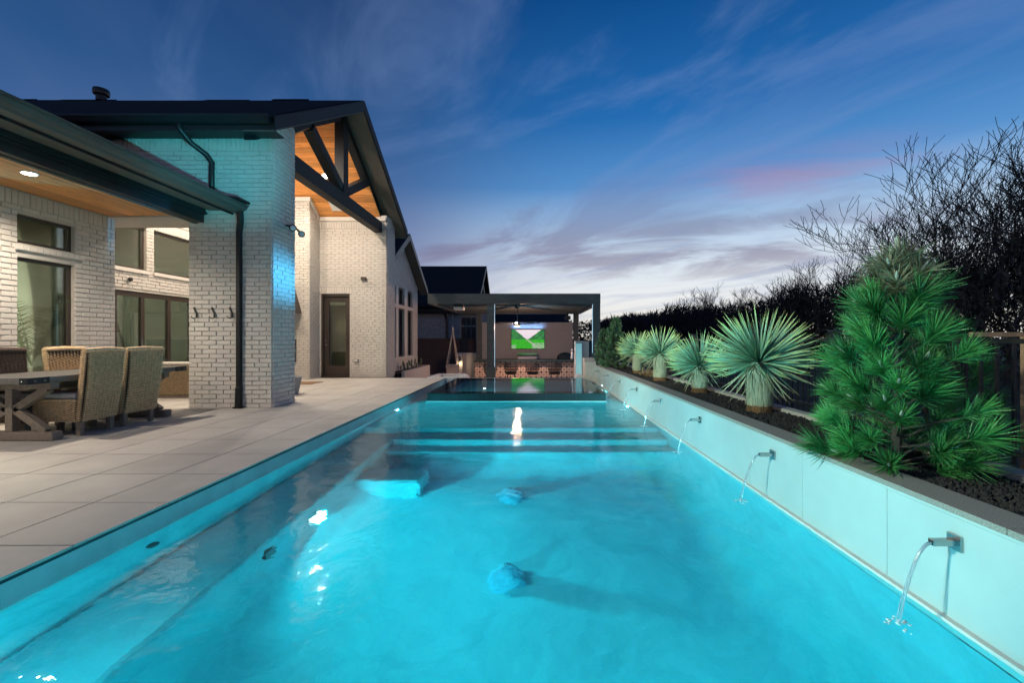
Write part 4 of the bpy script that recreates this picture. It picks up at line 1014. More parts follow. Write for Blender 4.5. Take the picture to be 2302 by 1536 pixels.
# fan
fn = thing("ceiling_fan", "dark ceiling fan with a small lit lamp under the pergola", "fan", (-.55, 16.4, 2.3))
fy = 16.4; fx = -.53
MB().lathe((fx, fy, 2.26), [(0, .1), (.09, .1), (.09, .02), (.03, 0)], 14).build("canopy", "dark_metal", fn); MB().tube([(fx, fy, 2.3), (fx, fy, 1.75)], .015, 8).build("rod", "dark_metal", fn)
MB().lathe((fx, fy, 1.62), [(0, .14), (.08, .13), (.13, .06), (.11, 0), (0, 0)], 18).build("motor", "dark_metal", fn); MB().lathe((fx, fy, 1.58), [(0, 0), (.09, .005), (.10, .04)], 18).build("lamp", "sconce_glow", fn)
for k in range(7):
    a = 2*math.pi*k/7+.2; d = V((math.cos(a), math.sin(a), 0)); s = V((-d.y, d.x, .25)).normalized()*.06
    p0 = V((fx, fy, 1.68))+d*.12; p1 = V((fx, fy, 1.71))+d*.84
    MB().add([p0-s*.7, p1-s, p1+s, p0+s*.7, p0-s*.7+V((0, 0, .01)), p1-s+V((0, 0, .01)), p1+s+V((0, 0, .01)), p0+s*.7+V((0, 0, .01))], [(0,3,2,1),(4,5,6,7),(0,1,5,4),(1,2,6,5),(2,3,7,6),(3,0,4,7)]).build("blade", "dark_metal", fn)
point("fan_light", (fx, fy, 1.50), 170, (1, .56, .36), .03)
area("louvre_wash", (.3, 15.9, 2.28), (.3, 16.6, 0), 30, (.5, .75, 1), .3)
# kitchen back wall
kw = thing("kitchen_wall", "plain stucco wall carrying the television behind the bar", "wall", (-.2, 22.1, FL), kind="structure")
B(-2.46, 2.03, 22.0, 22.25, FL, 1.94).build("panel_wall", "stucco", kw); 
lw = thing("side_wall", "low stucco wall with a lit sconce left of the bar", "wall", (-3.1, 21.9, FL), kind="structure"); B(-3.62, -2.47, 21.7, 22.2, FL, .44).build("panel_wall", "stucco", lw, bevel=.01); B(-3.64, -3.34, 21.5, 21.69, FL, .43).build("pier", "stucco", lw, bevel=.01)
sc2 = thing("wall_sconce", "small lit cylinder sconce on the low side wall", "wall light", (-3.45, 21.45, .15)); MB().lathe((-3.46, 21.42, 0), [(.035, 0), (.06, .28), (.05, .28), (.03, .02)], 12).build("shade", "soffit_board", sc2); MB().ball((-3.46, 21.42, .16), .03).build("bulb", "sconce_glow", sc2)
point("sconce_light", (-3.46, 21.38, -.06), 4, (1, .75, .45), .03)
# television
tv = thing("television", "wall mounted television showing a green valley", "television", (-.17, 21.95, 1.13))
tx0, tx1, tz0, tz1 = -1.01, .65, .63, 1.60
B(tx0, tx1, 21.92, 21.98, tz0, tz1).build("frame", "black_paint", tv)
nxs, nzs = 112, 64; vs = []; cols = []
for j in range(nzs+1):
    for i in range(nxs+1):
        u = i/nxs; v = j/nzs; vs.append((tx0+.02+(tx1-tx0-.04)*u, 21.915, tz0+.02+(tz1-tz0-.04)*v))
        n1 = mn.fractal(V((u*9, v*9, 1)), 1, 2, 4)*.5; n2 = mn.noise(V((u*60, v*60, 5)))
        ridge_l = 1.16-1.45*u+.05*n1; ridge_r = .58+1.3*(u-.58)+.05*n1
        hor = .50+.02*n1
        if v > max(ridge_l if u < .5 else -1, ridge_r if u > .5 else -1, hor):
            c = (.46+.12*v, .38+.12*v, .44+.1*v)
        else:
            gcol = .30+.35*n2+.3*n1
            st_ = mn.noise(V((u*26+v*40, v*14-u*8, 2))); c = (.01+.03*max(n2, 0), max(.03, .20+.22*gcol+.22*st_), .01)
            if v > hor-.02 and v < max(ridge_l if u < .5 else 0, ridge_r if u > .5 else 0): st_ = mn.noise(V(((u+v)*30 if u < .5 else (u-v)*30, v*8, 4))); c = (.008+.05*max(0, st_), max(.03, .12+.3*st_+.2*n2), .03+.04*max(0, st_))
            if v < hor and abs(u-.45+.8*(v-.5)) < .03+.07*(hor-v) and n2 > 0: c = (.42, .30, .36)
            if v < .30 and u > .62 and n2 > .12: c = (.45, .38, .42)
            if v < .2 and u < .14 and n2 > .1: c = (.42, .36, .40)
        cols.append(c)
fs = [(j*(nxs+1)+i, j*(nxs+1)+i+1, (j+1)*(nxs+1)+i+1, (j+1)*(nxs+1)+i) for j in range(nzs) for i in range(nxs)]
scn = MB().add(vs, fs).build("screen", None, tv, fix=False)
ca = scn.data.color_attributes.new("col", "FLOAT_COLOR", "POINT")
for i, c in enumerate(cols): ca.data[i].color = (*c, 1)
m = bpy.data.materials.new("tv_screen"); m.use_nodes = True; t = m.node_tree; at = N(t, "ShaderNodeAttribute", attribute_name="col"); b = t.nodes["Principled BSDF"]; b.inputs["Base Color"].default_value = (.01, .01, .01, 1)
t.links.new(at.outputs[0], b.inputs["Emission Color"]); b.inputs["Emission Strength"].default_value = 1.5; scn.data.materials.append(m)
area("tv_backlight", (-.18, 21.88, 1.66), (-.18, 21.99, 1.95), 6, (.2, .45, 1), 1.5, "RECTANGLE", .04)
# grill and covered cooker on the back counter
ct = thing("back_counter", "dark back counter along the television wall", "counter", (-.2, 21.5, FL)); B(-2.3, 1.9, 21.2, 21.95, FL, .10).build("cabinet", "stucco", ct); B(-2.32, 1.92, 21.15, 21.97, .101, .14).build("worktop", "dark_metal", ct)
gr = thing("gas_grill", "stainless built-in grill with hood below the television", "grill", (-.2, 21.5, .14)); B(-.68, .28, 21.2, 21.8, .142, .30).build("firebox", "stainless", gr, bevel=.02); MB().prism([(21.2, .301), (21.75, .301), (21.75, .42), (21.4, .44), (21.24, .38)], 0, -.66, .26).build("hood", "stainless", gr); MB().tube([(-.5, 21.17, .33), (.1, 21.17, .33)], .015, 8).build("handle", "chrome", gr)
eg = tag(MB().ball((1.62, 21.5, .2), (.40, .3, .28), 20, 12).build("covered_cooker", "cover_green", smooth=True), "rounded cooker under a dark green cover beside the grill", "cooker")
st = thing("garden_statue", "small pale carved figurine on the right end of the bar", "statue", (1.6, 17.5, .33))
MB().lathe((1.6, 17.5, .335), [(0, 0), (.07, 0), (.075, .05), (.05, .16), (.055, .24), (.02, .30)], 14).build("body", "white_stone", st, smooth=True); MB().ball((1.6, 17.5, .68), (.05, .05, .055)).build("head", "white_stone", st, smooth=True)
# bar
def tile_mat():
    m = bpy.data.materials.new("pattern_tile"); m.use_nodes = True; t = m.node_tree; b = t.nodes["Principled BSDF"]; b.inputs["Roughness"].default_value = .45
    tcn = N(t, "ShaderNodeTexCoord"); sp = N(t, "ShaderNodeSeparateXYZ"); t.links.new(tcn.outputs["Object"], sp.inputs[0])
    ax = mathn(t, "ABSOLUTE", sp.outputs[0]); az_ = mathn(t, "ABSOLUTE", sp.outputs[2])
    mx_ = mathn(t, "MAXIMUM", ax, az_); mn_ = mathn(t, "MINIMUM", ax, az_); sm_ = mathn(t, "ADD", ax, az_)
    sq = mathn(t, "MULTIPLY", mathn(t, "LESS_THAN", mx_, .034), mathn(t, "GREATER_THAN", mn_, .006))
    ring = mathn(t, "MULTIPLY", mathn(t, "GREATER_THAN", mx_, .088), mathn(t, "GREATER_THAN", mn_, .018))
    cor = mathn(t, "GREATER_THAN", sm_, .148)
    ed = mathn(t, "MULTIPLY", mathn(t, "LESS_THAN", mn_, .013), mathn(t, "MULTIPLY", mathn(t, "GREATER_THAN", mx_, .066), mathn(t, "LESS_THAN", mx_, .084)))
    s = mathn(t, "ADD", mathn(t, "ADD", sq, ring), mathn(t, "ADD", cor, ed), clamp=True)
    c = mixc(t, s, (.76, .52, .38, 1), (.045, .04, .045, 1)); t.links.new(c, b.inputs["Base Color"]); MATS["pattern_tile"] = m
tile_mat()
bar = thing("bar_counter", "long bar faced with black and cream patterned tiles", "bar", (-.2, 17.5, FL))
B(-2.2, 1.76, 17.215, 17.8, FL, .24).build("body", "stucco", bar); B(-2.24, 1.80, 17.1, 17.9, .241, .285).build("countertop", "cover_green", bar, bevel=.004)
tm = B(-.098, .098, -.004, .004, -.098, .098).mesh("tile", "pattern_tile")
for i in range(20):
    for j in range(5): inst("tile", tm, bar, (-2.2+.198*(i+.5), 17.21, .14-.2*j))
# stools
s0 = thing("bar_stool", "x", "bar stool", (0, 16.7, FL), "woven bar stools at the tiled bar")
bk = MB(); n = 18
for i in range(7):
    zz = .62+.38*i/6; rr = .16+.10*math.sin(math.pi*min(1, i/6*.75))
    bk.tube([(rr*math.cos(R(200+140*k/n))*1.05, 16.7+rr*math.sin(R(200+140*k/n)), FL+zz+.02*math.sin(k/n*math.pi)) for k in range(n+1)], .026, 6)
bk.build("backrest", "black_wicker", s0, smooth=True)
MB().lathe((0, 16.7, FL+.60), [(0, 0), (.19, .0), (.22, .05), (.18, .08), (0, .08)], 18).build("seat", "black_wicker", s0)
for a, b in ((1, 1), (1, -1), (-1, 1), (-1, -1)): MB().tube([(.12*a, 16.7+.12*b, FL+.61), (.2*a, 16.7+.2*b, FL)], .012, 6).build("leg", "black_paint", s0)
MB().tube([(.17*math.cos(R(k*30)), 16.7+.17*math.sin(R(k*30)), FL+.25) for k in range(13)], .009, 5).build("footrest", "black_paint", s0)
s0["label"] = "black woven bar stool half hidden by the pergola post"; s0.location.x = -1.54
for xx, l in ((-.77, "black woven bar stool directly left of the television's reflection"), (.04, "black woven bar stool under the television's middle"), (.86, "black woven bar stool nearest the water feature tower")):
    o = copy_tree(s0, None, (xx, 16.7, FL)); o["label"] = l
# hanging chair
hc = thing("hanging_chair", "macrame rope swing chair hanging by a chain from the pergola", "swing chair", (-3.47, 19.6, 2.3))
cx, cyy = -3.47, 19.6
B(cx-.02, PX0+.14, cyy-.02, cyy+.02, 2.27, 2.32).build("hook", "dark_metal", hc)
ch_ = MB(); k = 0
zz = 2.28
while zz > 1.62:
    ch_.tube([(cx+.018*math.cos(a)*(k%2), cyy+.018*math.cos(a)*(1-k%2), zz-.03+.03*math.sin(a)) for a in [R(45*i) for i in range(9)]], .005, 4); zz -= .05; k += 1
ch_.build("chain", "chrome", hc)
MB().tube([(cx, cyy, 1.66), (cx, cyy, 1.52)], [.03, .05], 8).build("ring", "rope", hc)
for a, b in ((-1, -1), (-1, 1), (1, -1), (1, 1)):
    for e in (0, .04): MB().tube([(cx, cyy, 1.56), (cx+a*(.24-e), cyy+b*.24, .0)], .010, 5).build("rope", "rope", hc)
MB().prism([(cx-.26, .0), (cx+.26, .0), (cx+.24, -.32), (cx+.2, -.5), (cx-.2, -.5), (cx-.24, -.32)], 1, cyy-.24, cyy+.24).build("seat", "rope", hc, bevel=.02)
frg = MB()
for i in range(16):
    xx = cx-.25+.5*i/15; frg.tube([(xx, cyy-.25, -.02), (xx, cyy-.255, -.14-.05*math.sin(i*1.3))], .011, 5)
frg.build("fringe", "rope", hc)
# fire pit, loungers, water tower
fp = thing("fire_pit", "white rectangular fire pit with a sunken grey tray beyond the deck", "fire pit", (-2.7, 14.1, FL))
for a in ((-3.15, -2.95, 13.3, 14.95), (-2.45, -2.25, 13.3, 14.95)): B(a[0], a[1], a[2], a[3], FL, -.035).build("kerb_block", "white_stone", fp, bevel=.006)
for a in ((-2.949, -2.451, 13.3, 13.6), (-2.949, -2.451, 14.6, 14.95)): B(a[0], a[1], a[2], a[3], FL, -.036).build("kerb_block", "white_stone", fp, bevel=.004)
B(-2.95, -2.45, 13.6, 14.6, FL, -.12).build("tray", "coping_granite", fp)
for xx, yy, l in ((-2.05, 13.25, "curved white lounger head just behind the spa, near the fire pit"), (1.45, 13.3, "curved white lounger head just behind the spa, near the water tower")):
    tag(MB().prism([(xx-.16, FL), (xx-.16, -.12), (xx-.1, .02), (xx, .05), (xx+.1, .02), (xx+.16, -.12), (xx+.16, FL)], 1, yy, yy+.5).build("lounger", "white_stone", bevel=.02), l, "lounger", "white loungers behind the spa")
wt = thing("water_tower", "tall white slab with a lit sheet of falling water right of the bar", "water feature", (1.7, 15.2, FL))
B(1.49, 1.73, 15.15, 15.5, FL, 1.05).build("slab", "white_stone", wt, bevel=.006); B(1.731, 1.96, 15.25, 15.6, FL, 1.05).build("side_slab", "stucco", wt); B(1.731, 2.06, 14.6, 15.24, FL, .50).build("low_wall", "stucco", wt)
B(1.515, 1.705, 15.135, 15.148, -.3, .93).build("water_sheet", "led_sheet", wt) if False else None
mat("falling_water", (.5, .75, .78), .15, noise=.25, nscale=10, stretch=(8, 8, .5), emit=(.25, .75, .8), estr=.35)
B(1.515, 1.705, 15.135, 15.148, -.3, .98).build("water_sheet", "falling_water", wt); B(1.51, 1.71, 15.08, 15.149, .985, 1.0).build("lip", "black_paint", wt)

# fence behind, neighbour house
fc = thing("timber_fence", "dark brown board fence behind the hanging chair", "fence", (-4, 24, FL))
bmz = B(-.068, .068, 0, .02, 0, 1.90).mesh("board", "fence_timber")
for k in range(62): inst("board", bmz, fc, (-9.5+.14*k+.07, 24+random.uniform(0, .006), FL), (0, 0, 0))
B(-9.5, -.82, 23.95, 24.06, 1.11, 1.16).build("cap", "fence_timber", fc)
nb = thing("neighbour_house", "dark neighbouring brick house with steep gable roof beyond the fence", "house", (-6, 31, FL))
B(-14, -3.3, 26.4, 36, FL, 2.9).build("wall", "neighbour_brick", nb)
for yc, hs, zt, xg, x0 in ((31.3, 5.35, 6.25, -3.2, -12.5), (27.7, 2.3, 4.62, -3.05, -8)):
    r_ = MB()
    for s in (-1, 1): r_.prism([(yc, zt), (yc+s*hs, zt-.64*hs), (yc+s*hs, zt-.64*hs-.18), (yc, zt-.2)], 0, x0, xg)
    r_.build("roof", "roof_shingle", nb)
    for s in (-1, 1): MB().prism([(yc, zt+.02), (yc+s*hs, zt-.64*hs+.02), (yc+s*hs, zt-.64*hs-.2), (yc, zt-.24)], 0, xg+.001, xg+.04).build("rake_board", "gutter_metal", nb)
    MB().prism([(yc, zt-.2), (yc+hs*.95, zt-.64*hs*.95-.2), (yc-hs*.95, zt-.64*hs*.95-.2)], 0, xg-.4, xg-.3).build("gable", "neighbour_brick", nb)
B(-14, -3.25, 25.9, 26.05, 2.72, 2.88).build("gutter", "dark_metal", nb); MB().tube([(-5.1, 26.0, 2.7), (-5.02, 26.3, 2.3), (-5.02, 26.33, FL)], .06, 6).build("downspout", "dark_metal", nb)
B(-8.9, -3.25, 26.0, 26.4, 2.60, 2.72).build("soffit", "dark_metal", nb)
# brick courses on the neighbour's front wall (too small to pick apart)
c_ = MB(); rg = random.Random(4)
for j in range(44):
    zz = FL+.4+.075*j
    for i in range(27):
        xx = -9.0+.24*i+(.12 if j % 2 else 0)
        if zz < 2.6 and not (-4.2 < xx+.1 and xx < -3.3 and .9 < zz < 2.5): c_.box(xx, xx+.228, 26.392-rg.random()*.004, 26.4, zz, zz+.065)
c_.build("brickwork", "neighbour_brick", nb, stuff=True)
for i in range(3):
    for z0_, z1_ in ((1.05, 1.85), (1.93, 2.4)):
        o = B(-4.16+.3*i, -3.90+.3*i, 26.36, 26.40, z0_, z1_).build("window", "gutter_metal", nb); B(-4.13+.3*i, -3.93+.3*i, 26.35, 26.358, z0_+.03, z1_-.03).build("pane", "dark_metal", o)
# right neighbour roof seen behind the kitchen wall
n2_ = thing("garden_shed", "dark low roof showing between the pergola and kitchen wall", "shed", (-.5, 33, FL)); B(-3.0, 2.6, 32, 35, FL, 2.1).build("wall", "neighbour_brick", n2_); MB().prism([(31.5, 2.1), (35.5, 2.1), (33.5, 3.0)], 0, -3.0, 2.7).build("roof", "roof_shingle", n2_)

# ================================================================== GARDEN ON THE RIGHT
ifn = thing("iron_fence", "black metal picket fence behind the planter bed", "fence", (2.93, 7, .3))
FX = 2.93
pk = B(-.008, .008, -.008, .008, 0, .78).mesh("picket", "black_paint")
yy = .6
while yy < 14.3: inst("picket", pk, ifn, (FX, yy, .36)); yy += .10
for z_ in (.42, 1.10): B(FX-.014, FX+.014, .4, 14.4, z_, z_+.03).build("rail", "black_paint", ifn)
for yy in (.55, 2.42, 4.29, 6.16, 8.03, 9.9, 11.77, 13.64):
    B(FX-.038, FX+.038, yy-.038, yy+.038, -.1, 1.19).build("post", "black_paint", ifn, bevel=.004); B(FX-.045, FX+.045, yy-.045, yy+.045, 1.191, 1.215).build("post_cap", "black_paint", ifn, bevel=.006)
gf = thing("garden_gate", "plain reddish timber post and rail beyond the big pine", "gate", (4.3, 4, 0))
B(3.95, 5.6, 3.98, 4.02, 1.15, 1.19).build("rail", "gate_timber", gf); B(4.37, 4.43, 3.94, 3.979, -.1, 1.149).build("post", "gate_timber", gf)

# yuccas
def leaf_mesh(bend, w=.024):
    vs = []; fs = []; n = 5
    for i in range(n+1):
        s = i/n; ww = w*(.75+.5*s if s < .35 else 1)*(1-s)**.55 if s > 0 else w*.6
        x = bend*s*s; z = s*(1-.15*abs(bend)*s)
        vs += [(x, -ww, z), (x-.35*ww, 0, z), (x, ww, z)]
    for i in range(n): fs += [(i*3, i*3+1, i*3+4, i*3+3), (i*3+1, i*3+2, i*3+5, i*3+4)]
    return vs, fs
LM = {}
for nm, bends in (("yucca_leaf", (.0, .05, -.04, .12)), ("yucca_dry", (.2, .35))):
    for i, b in enumerate(bends):
        v_, f_ = leaf_mesh(b); LM[(nm, i)] = MB().add(v_, f_).mesh("leaf", nm)
def yucca(x, y, zc, rad, tr, n, label, seed):
    rg = random.Random(seed)
    t = thing("yucca", label, "yucca", (x, y, .33), "yuccas in the raised planter")
    z0_ = .325; bz = .10
    def trunk(za, zb, r0, r1, m, nm, cnt):
        k = MB(); nn = 26; rows = 8; vs = []
        for j in range(rows+1):
            s = j/rows
            for i in range(nn):
                a = 2*math.pi*i/nn; r = (r0*(1-s)+r1*s)*(1+.07*mn.noise(V((math.cos(a)*3, math.sin(a)*3, s*2+seed)))+.03*(i % 2)); vs.append((x+r*math.cos(a), y+r*math.sin(a), za+(zb-za)*s))
        k.add(vs, [(j*nn+i, j*nn+(i+1)%nn, (j+1)*nn+(i+1)%nn, (j+1)*nn+i) for j in range(rows) for i in range(nn)])
        for _ in range(cnt):   # shaggy fibres
            a = rg.random()*6.283; zt_ = rg.uniform(za+.05, zb); L = rg.uniform(.08, .2)*(1 if cnt > 200 else .5); r = r0*1.03; tx = rg.uniform(-.05, .05); w = rg.uniform(.003, .007)
            p0 = V((x+r*math.cos(a), y+r*math.sin(a), zt_)); p1 = V((x+(r+rg.uniform(.004, .025))*math.cos(a+tx), y+(r+.015)*math.sin(a+tx), max(zt_-L, za))); s_ = V((-math.sin(a), math.cos(a), 0))*w
            k.add([p0-s_, p0+s_, p1+s_*.4, p1-s_*.4], [(0, 1, 2, 3)])
        k.build(nm, m, t, fix=False)
    trunk(z0_, z0_+bz, tr*1.0, tr*.97, "brown_bark", "bark", 150); trunk(z0_+bz-.01, zc, tr*1.03, tr*.98, "thatch", "trunk", 420)
    for k in range(n):
        el = math.asin(min(1, -.42+1.42*((k+.5)/n))); a = k*2.39996+rg.uniform(-.2, .2)
        low = el < R(0)
        dry = (el < R(-12) and rg.random() < .5)
        L = rad*rg.uniform(.86, 1.06)*(1 if el > -.1 else rg.uniform(.75, .95))
        key = ("yucca_dry", rg.randrange(2)) if dry else ("yucca_leaf", rg.randrange(4))
        d = V((math.cos(a)*math.cos(el), math.sin(a)*math.cos(el), math.sin(el)))
        qd = d.to_track_quat("Z", "X") @ V((0, 0, 1)).rotation_difference(V((0, 0, 1)))
        tw = Matrix.Rotation(rg.uniform(-.6, .6), 4, "Z")
        Mx = d.to_track_quat("Z", "Y").to_matrix().to_4x4() @ tw
        o = bpy.data.objects.new("leaf", LM[key]); COL.objects.link(o); o.parent = t
        ws = rg.uniform(.9, 1.3)
        o.matrix_basis = Matrix.Translation(V((0, 0, zc-.33))+d*.035) @ Mx @ Matrix.Diagonal((L, L*ws if rad > .5 else 1.1*L*ws, L, 1))
    for k in range(22):        # hanging dead leaves
        a = rg.random()*6.283; el = R(rg.uniform(-75, -40)); d = V((math.cos(a)*math.cos(el), math.sin(a)*math.cos(el), math.sin(el)))
        o = bpy.data.objects.new("leaf", LM[("yucca_dry", rg.randrange(2))]); COL.objects.link(o); o.parent = t
        L = rad*rg.uniform(.5, .85); o.matrix_basis = Matrix.Translation(V((tr*.7*math.cos(a), tr*.7*math.sin(a), zc-.36))) @ d.to_track_quat("Z", "Y").to_matrix().to_4x4() @ Matrix.Diagonal((L, L, L, 1))
    return t
yucca(2.46, 4.8, .88, .60, .118, 275, "largest yucca, thick shaggy pale trunk with a brown band at the base", 1)
yucca(2.46, 6.5, .74, .50, .105, 260, "second largest yucca, short trunk and ragged drooping lower leaves", 2)
yucca(2.40, 8.3, .86, .52, .115, 250, "slim trunked yucca just right of the brown rabbit", 3)
yucca(2.40, 10.1, .84, .50, .095, 230, "farthest yucca, yellow-green, just left of the brown rabbit", 4)

# pines
def shoot_mesh(m, seed, n, L, slen, w=.0013, spread=(28, 70)):
    rg = random.Random(seed); k = MB()
    for i in range(n):
        s = rg.random(); a = rg.random()*6.283; an = R(rg.uniform(*spread)*(1.15-.5*s)); d = V((math.sin(an)*math.cos(a), math.sin(an)*math.sin(a), math.cos(an)))
        p = V((0, 0, slen*s)); ln_ = L*rg.uniform(.75, 1.1); sag = V((0, 0, 0))
        side = d.cross(V((rg.uniform(-1, 1), rg.uniform(-1, 1), rg.uniform(-1, 1)))).normalized()*w
        mid = p+d*ln_*.55; tip = p+d*ln_
        k.add([p-side, p+side, mid+side, mid-side, tip], [(0, 1, 2, 3), (3, 2, 4)])
    k.tube([(0, 0, -slen*.6), (0, 0, slen)], [.006, .004], 5)
    return k.mesh("shoot", m)
def pine(x, y, z, prof, L, slen, n, needles, m, label, seed, dry=None, w=.0013, grp=None, lean=(0, 0), buds=True, spread=(28, 70)):
    rg = random.Random(seed)
    t = thing("pine_shrub", label, "pine", (x, y, z), grp)
    zs = [p[0] for p in prof]; H = zs[-1]
    MB().tube([(x, y, z), (x+lean[0]*.5, y, z+H*.5), (x+lean[0], y+lean[1], z+H)], [.03, .02, .008], 7).build("trunk", "bark", t)
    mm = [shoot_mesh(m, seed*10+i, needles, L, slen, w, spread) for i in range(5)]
    md = shoot_mesh(dry, 77, needles, L, slen, w, (40, 85)) if dry else None
    budm = MB().lathe((0, 0, slen), [(.006, 0), (.009, .02), (.006, .045), (.001, .06)], 7).mesh("bud", "pine_bud")
    limbs = MB()
    for k in range(n):
        s = (k+.5)/n; zz = H*s**1.3
        r = np.interp(zz, zs, [p[1] for p in prof]); a = k*2.39996+rg.uniform(-.3, .3)
        f = math.sqrt(rg.uniform(.15, 1)); rr = max(0, r-L*.75)*f
        up = .25+.9*(zz/H)+(1-f)*.8
        d = V((math.cos(a), math.sin(a), up)).normalized()
        cx_ = x+lean[0]*zz/H; cy_ = y+lean[1]*zz/H
        p = V((cx_+rr*math.cos(a), cy_+rr*math.sin(a), z+zz))
        isd = dry is not None and zz > H*.87
        o = inst("shoot", md if isd else mm[k % 5], t, p, (d.to_track_quat("Z", "Y") @ Matrix.Rotation(rg.random()*6, 3, "Z").to_quaternion()).to_euler(), rg.uniform(.85, 1.15))
        limbs.tube([(cx_, cy_, z+max(zz-.12, .02)), p], [.008, .005], 5)
        if buds and rg.random() < .35: inst("bud", budm, t, p, o.rotation_euler, 1.1)
    limbs.build("limb", "bark", t)
    # leader
    for dx, s_ in ((0, 1.6), (.02, 1.1), (-.02, 1.2)):
        if dry: inst("bud", budm, t, (x+lean[0]+dx, y+lean[1], z+H-.03), (dx*5, 0, 0), s_)
    return t
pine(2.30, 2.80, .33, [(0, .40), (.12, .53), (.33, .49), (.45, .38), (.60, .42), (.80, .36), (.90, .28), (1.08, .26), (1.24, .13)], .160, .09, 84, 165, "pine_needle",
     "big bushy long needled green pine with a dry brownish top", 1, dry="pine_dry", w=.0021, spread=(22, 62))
pine(2.20, 12.0, .34, [(0, .36), (.3, .38), (.7, .28), (1.1, .16), (1.3, .08)], .08, .07, 120, 90, "mugo_needle", "taller of the two far pines, right one beside the yuccas", 2, w=.003, grp="small pines at the end of the planter", lean=(.1, 0))
pine(2.16, 13.1, .36, [(0, .32), (.3, .36), (.7, .26), (1.0, .12)], .08, .07, 90, 90, "mugo_needle", "shorter of the two far pines, left one by the pergola post", 3, w=.003, grp="small pines at the end of the planter")
pine(3.05, 3.3, .1, [(0, .40), (.3, .5), (.7, .4), (1.1, .15)], .14, .1, 60, 110, "pine_needle", "darker pine partly hidden behind the big bushy pine", 5, w=.0015)

# rabbit
rb = MB(); rx, ry, rz = 2.42, 9.25, .335
for c, r in (((.0, 0, .085), (.075, .10, .075)), ((.0, .07, .08), (.07, .07, .075)), ((-.02, -.09, .09), (.05, .06, .055)), ((-.03, -.15, .075), (.036, .05, .036)), ((-.03, -.05, .02), (.02, .04, .02)), ((.04, .06, .02), (.03, .06, .02)), ((-.055, .06, .02), (.03, .06, .02)), ((0, .14, .08), (.025, .025, .025)), ((-.045, -.115, .155), (.012, .02, .06)), ((.0, -.105, .155), (.012, .02, .06))):
    c2_ = (rx+c[1]*1.0, ry+c[0], rz+c[2]); rb.ball(c2_, (r[1], r[0], r[2]), 12, 8)
o = rb.build("rabbit_ornament", "rabbit_resin", smooth=True); md_ = o.modifiers.new("m", "REMESH"); md_.mode = "VOXEL"; md_.voxel_size = .007; md_.use_smooth_shade = True
tag(o, "brown crouching rabbit ornament on the black rocks between yuccas", "ornament")

# ------------------------------------------------------------------ bare trees
def bare_tree_mesh(seed, H, spread, depth=6, r0=.09, nsplit=3, thin=.0):
    rg = random.Random(seed); k = MB()
    def grow(p, d, L, r, lv):
        n = 4 if lv > 1 else 3; P = [p]; q = p.copy(); dd = d.copy(); curl = V((rg.uniform(-.16, .16), rg.uniform(-.16, .16), .10 if lv < 3 else .0))
        for i in range(n):
            dd = (dd+curl+V((rg.uniform(-.17, .17), rg.uniform(-.17, .17), rg.uniform(-.08, .10)))).normalized(); q = q+dd*L/n; P.append(q.copy())
        k.tube(P, [max(r*(1-.13*i), thin) for i in range(n+1)], 5 if lv > depth-2 else 3, False)
        if lv == 0: return
        ns = nsplit if lv < depth else nsplit+1
        for s in range(ns):
            az_ = rg.uniform(0, 6.283); side = V((math.cos(az_), math.sin(az_), rg.uniform(-.15, .45)))
            nd = (dd+side*spread*rg.uniform(.5, 1.1)).normalized()
            st = P[-1] if s < 2 else P[rg.choice((1, 2, 3)) if n > 3 else 2]
            grow(st, nd, L*rg.uniform(.66, .9), r*rg.uniform(.52, .68), lv-1)
    grow(V((0, 0, 0)), V((rg.uniform(-.12, .12), rg.uniform(-.12, .12), 1)), H*.25, r0, depth)
    return k
def tree(label, x, y, z, proto, sc, rz, grp):
    t = thing("bare_tree", label, "tree", (x, y, z), grp, rz=rz)
    tm_, cm = proto
    for nm, me in (("trunk", tm_), ("crown", cm)):
        o = bpy.data.objects.new(nm, me); COL.objects.link(o); o.parent = t; o.scale = (sc[0], sc[0], sc[1])
    return t
mat("twig_bark", (.022, .020, .022), .9)
protos = []
for sd in (11, 23, 37, 51):
    k = bare_tree_mesh(sd, 6.5, .8, 6, .09, 3, .007)
    tr_ = MB().tube([(0, 0, -.2), (0, 0, .6), (0, 0, 1.2)], [.13, .1, .085], 8)
    protos.append((tr_.mesh("trunk", "bark"), k.mesh("crown", "twig_bark")))
# one tall spreading tree and companions
big = bare_tree_mesh(5, 6.8, .95, 7, .13, 3, .006)
bp_ = (MB().tube([(0, 0, -.3), (.0, 0, .9), (.0, 0, 1.9)], [.2, .16, .13], 8).mesh("trunk", "bark"), big.mesh("crown", "twig_bark"))
tree("tallest spreading bare tree rising behind the big pine", 12.7, 13.5, -.1, bp_, (1.2, 1.22), -.6, None)
tree("bare tree at the frame edge behind the tallest one", 18.5, 15.0, -.1, protos[1], (1.1, 1.05), 2.0, None)
tree("mid height bare tree just right of the tallest one", 15.9, 12.6, -.1, protos[2], (1.15, 1.1), 1.0, None)
rg = random.Random(9)
spots = []
yv = 14.0; k = 0
while yv < 95:
    xv = 15.0+rg.uniform(-1.2, 1.5); spots.append((xv, yv)); yv += 1.6+.035*yv; k += 1
for k in range(12): spots.append((rg.uniform(17, 22), rg.uniform(11, 40)))
for k, (xv, yv) in enumerate(spots):
    s = rg.uniform(.84, 1.02)*(.92 if yv > 28 else 1); tree("dark bare tree in the tree line beyond the fence", xv, yv, -.1, protos[k % 4], (s*1.05, s), rg.random()*6, "bare trees beyond the fence")
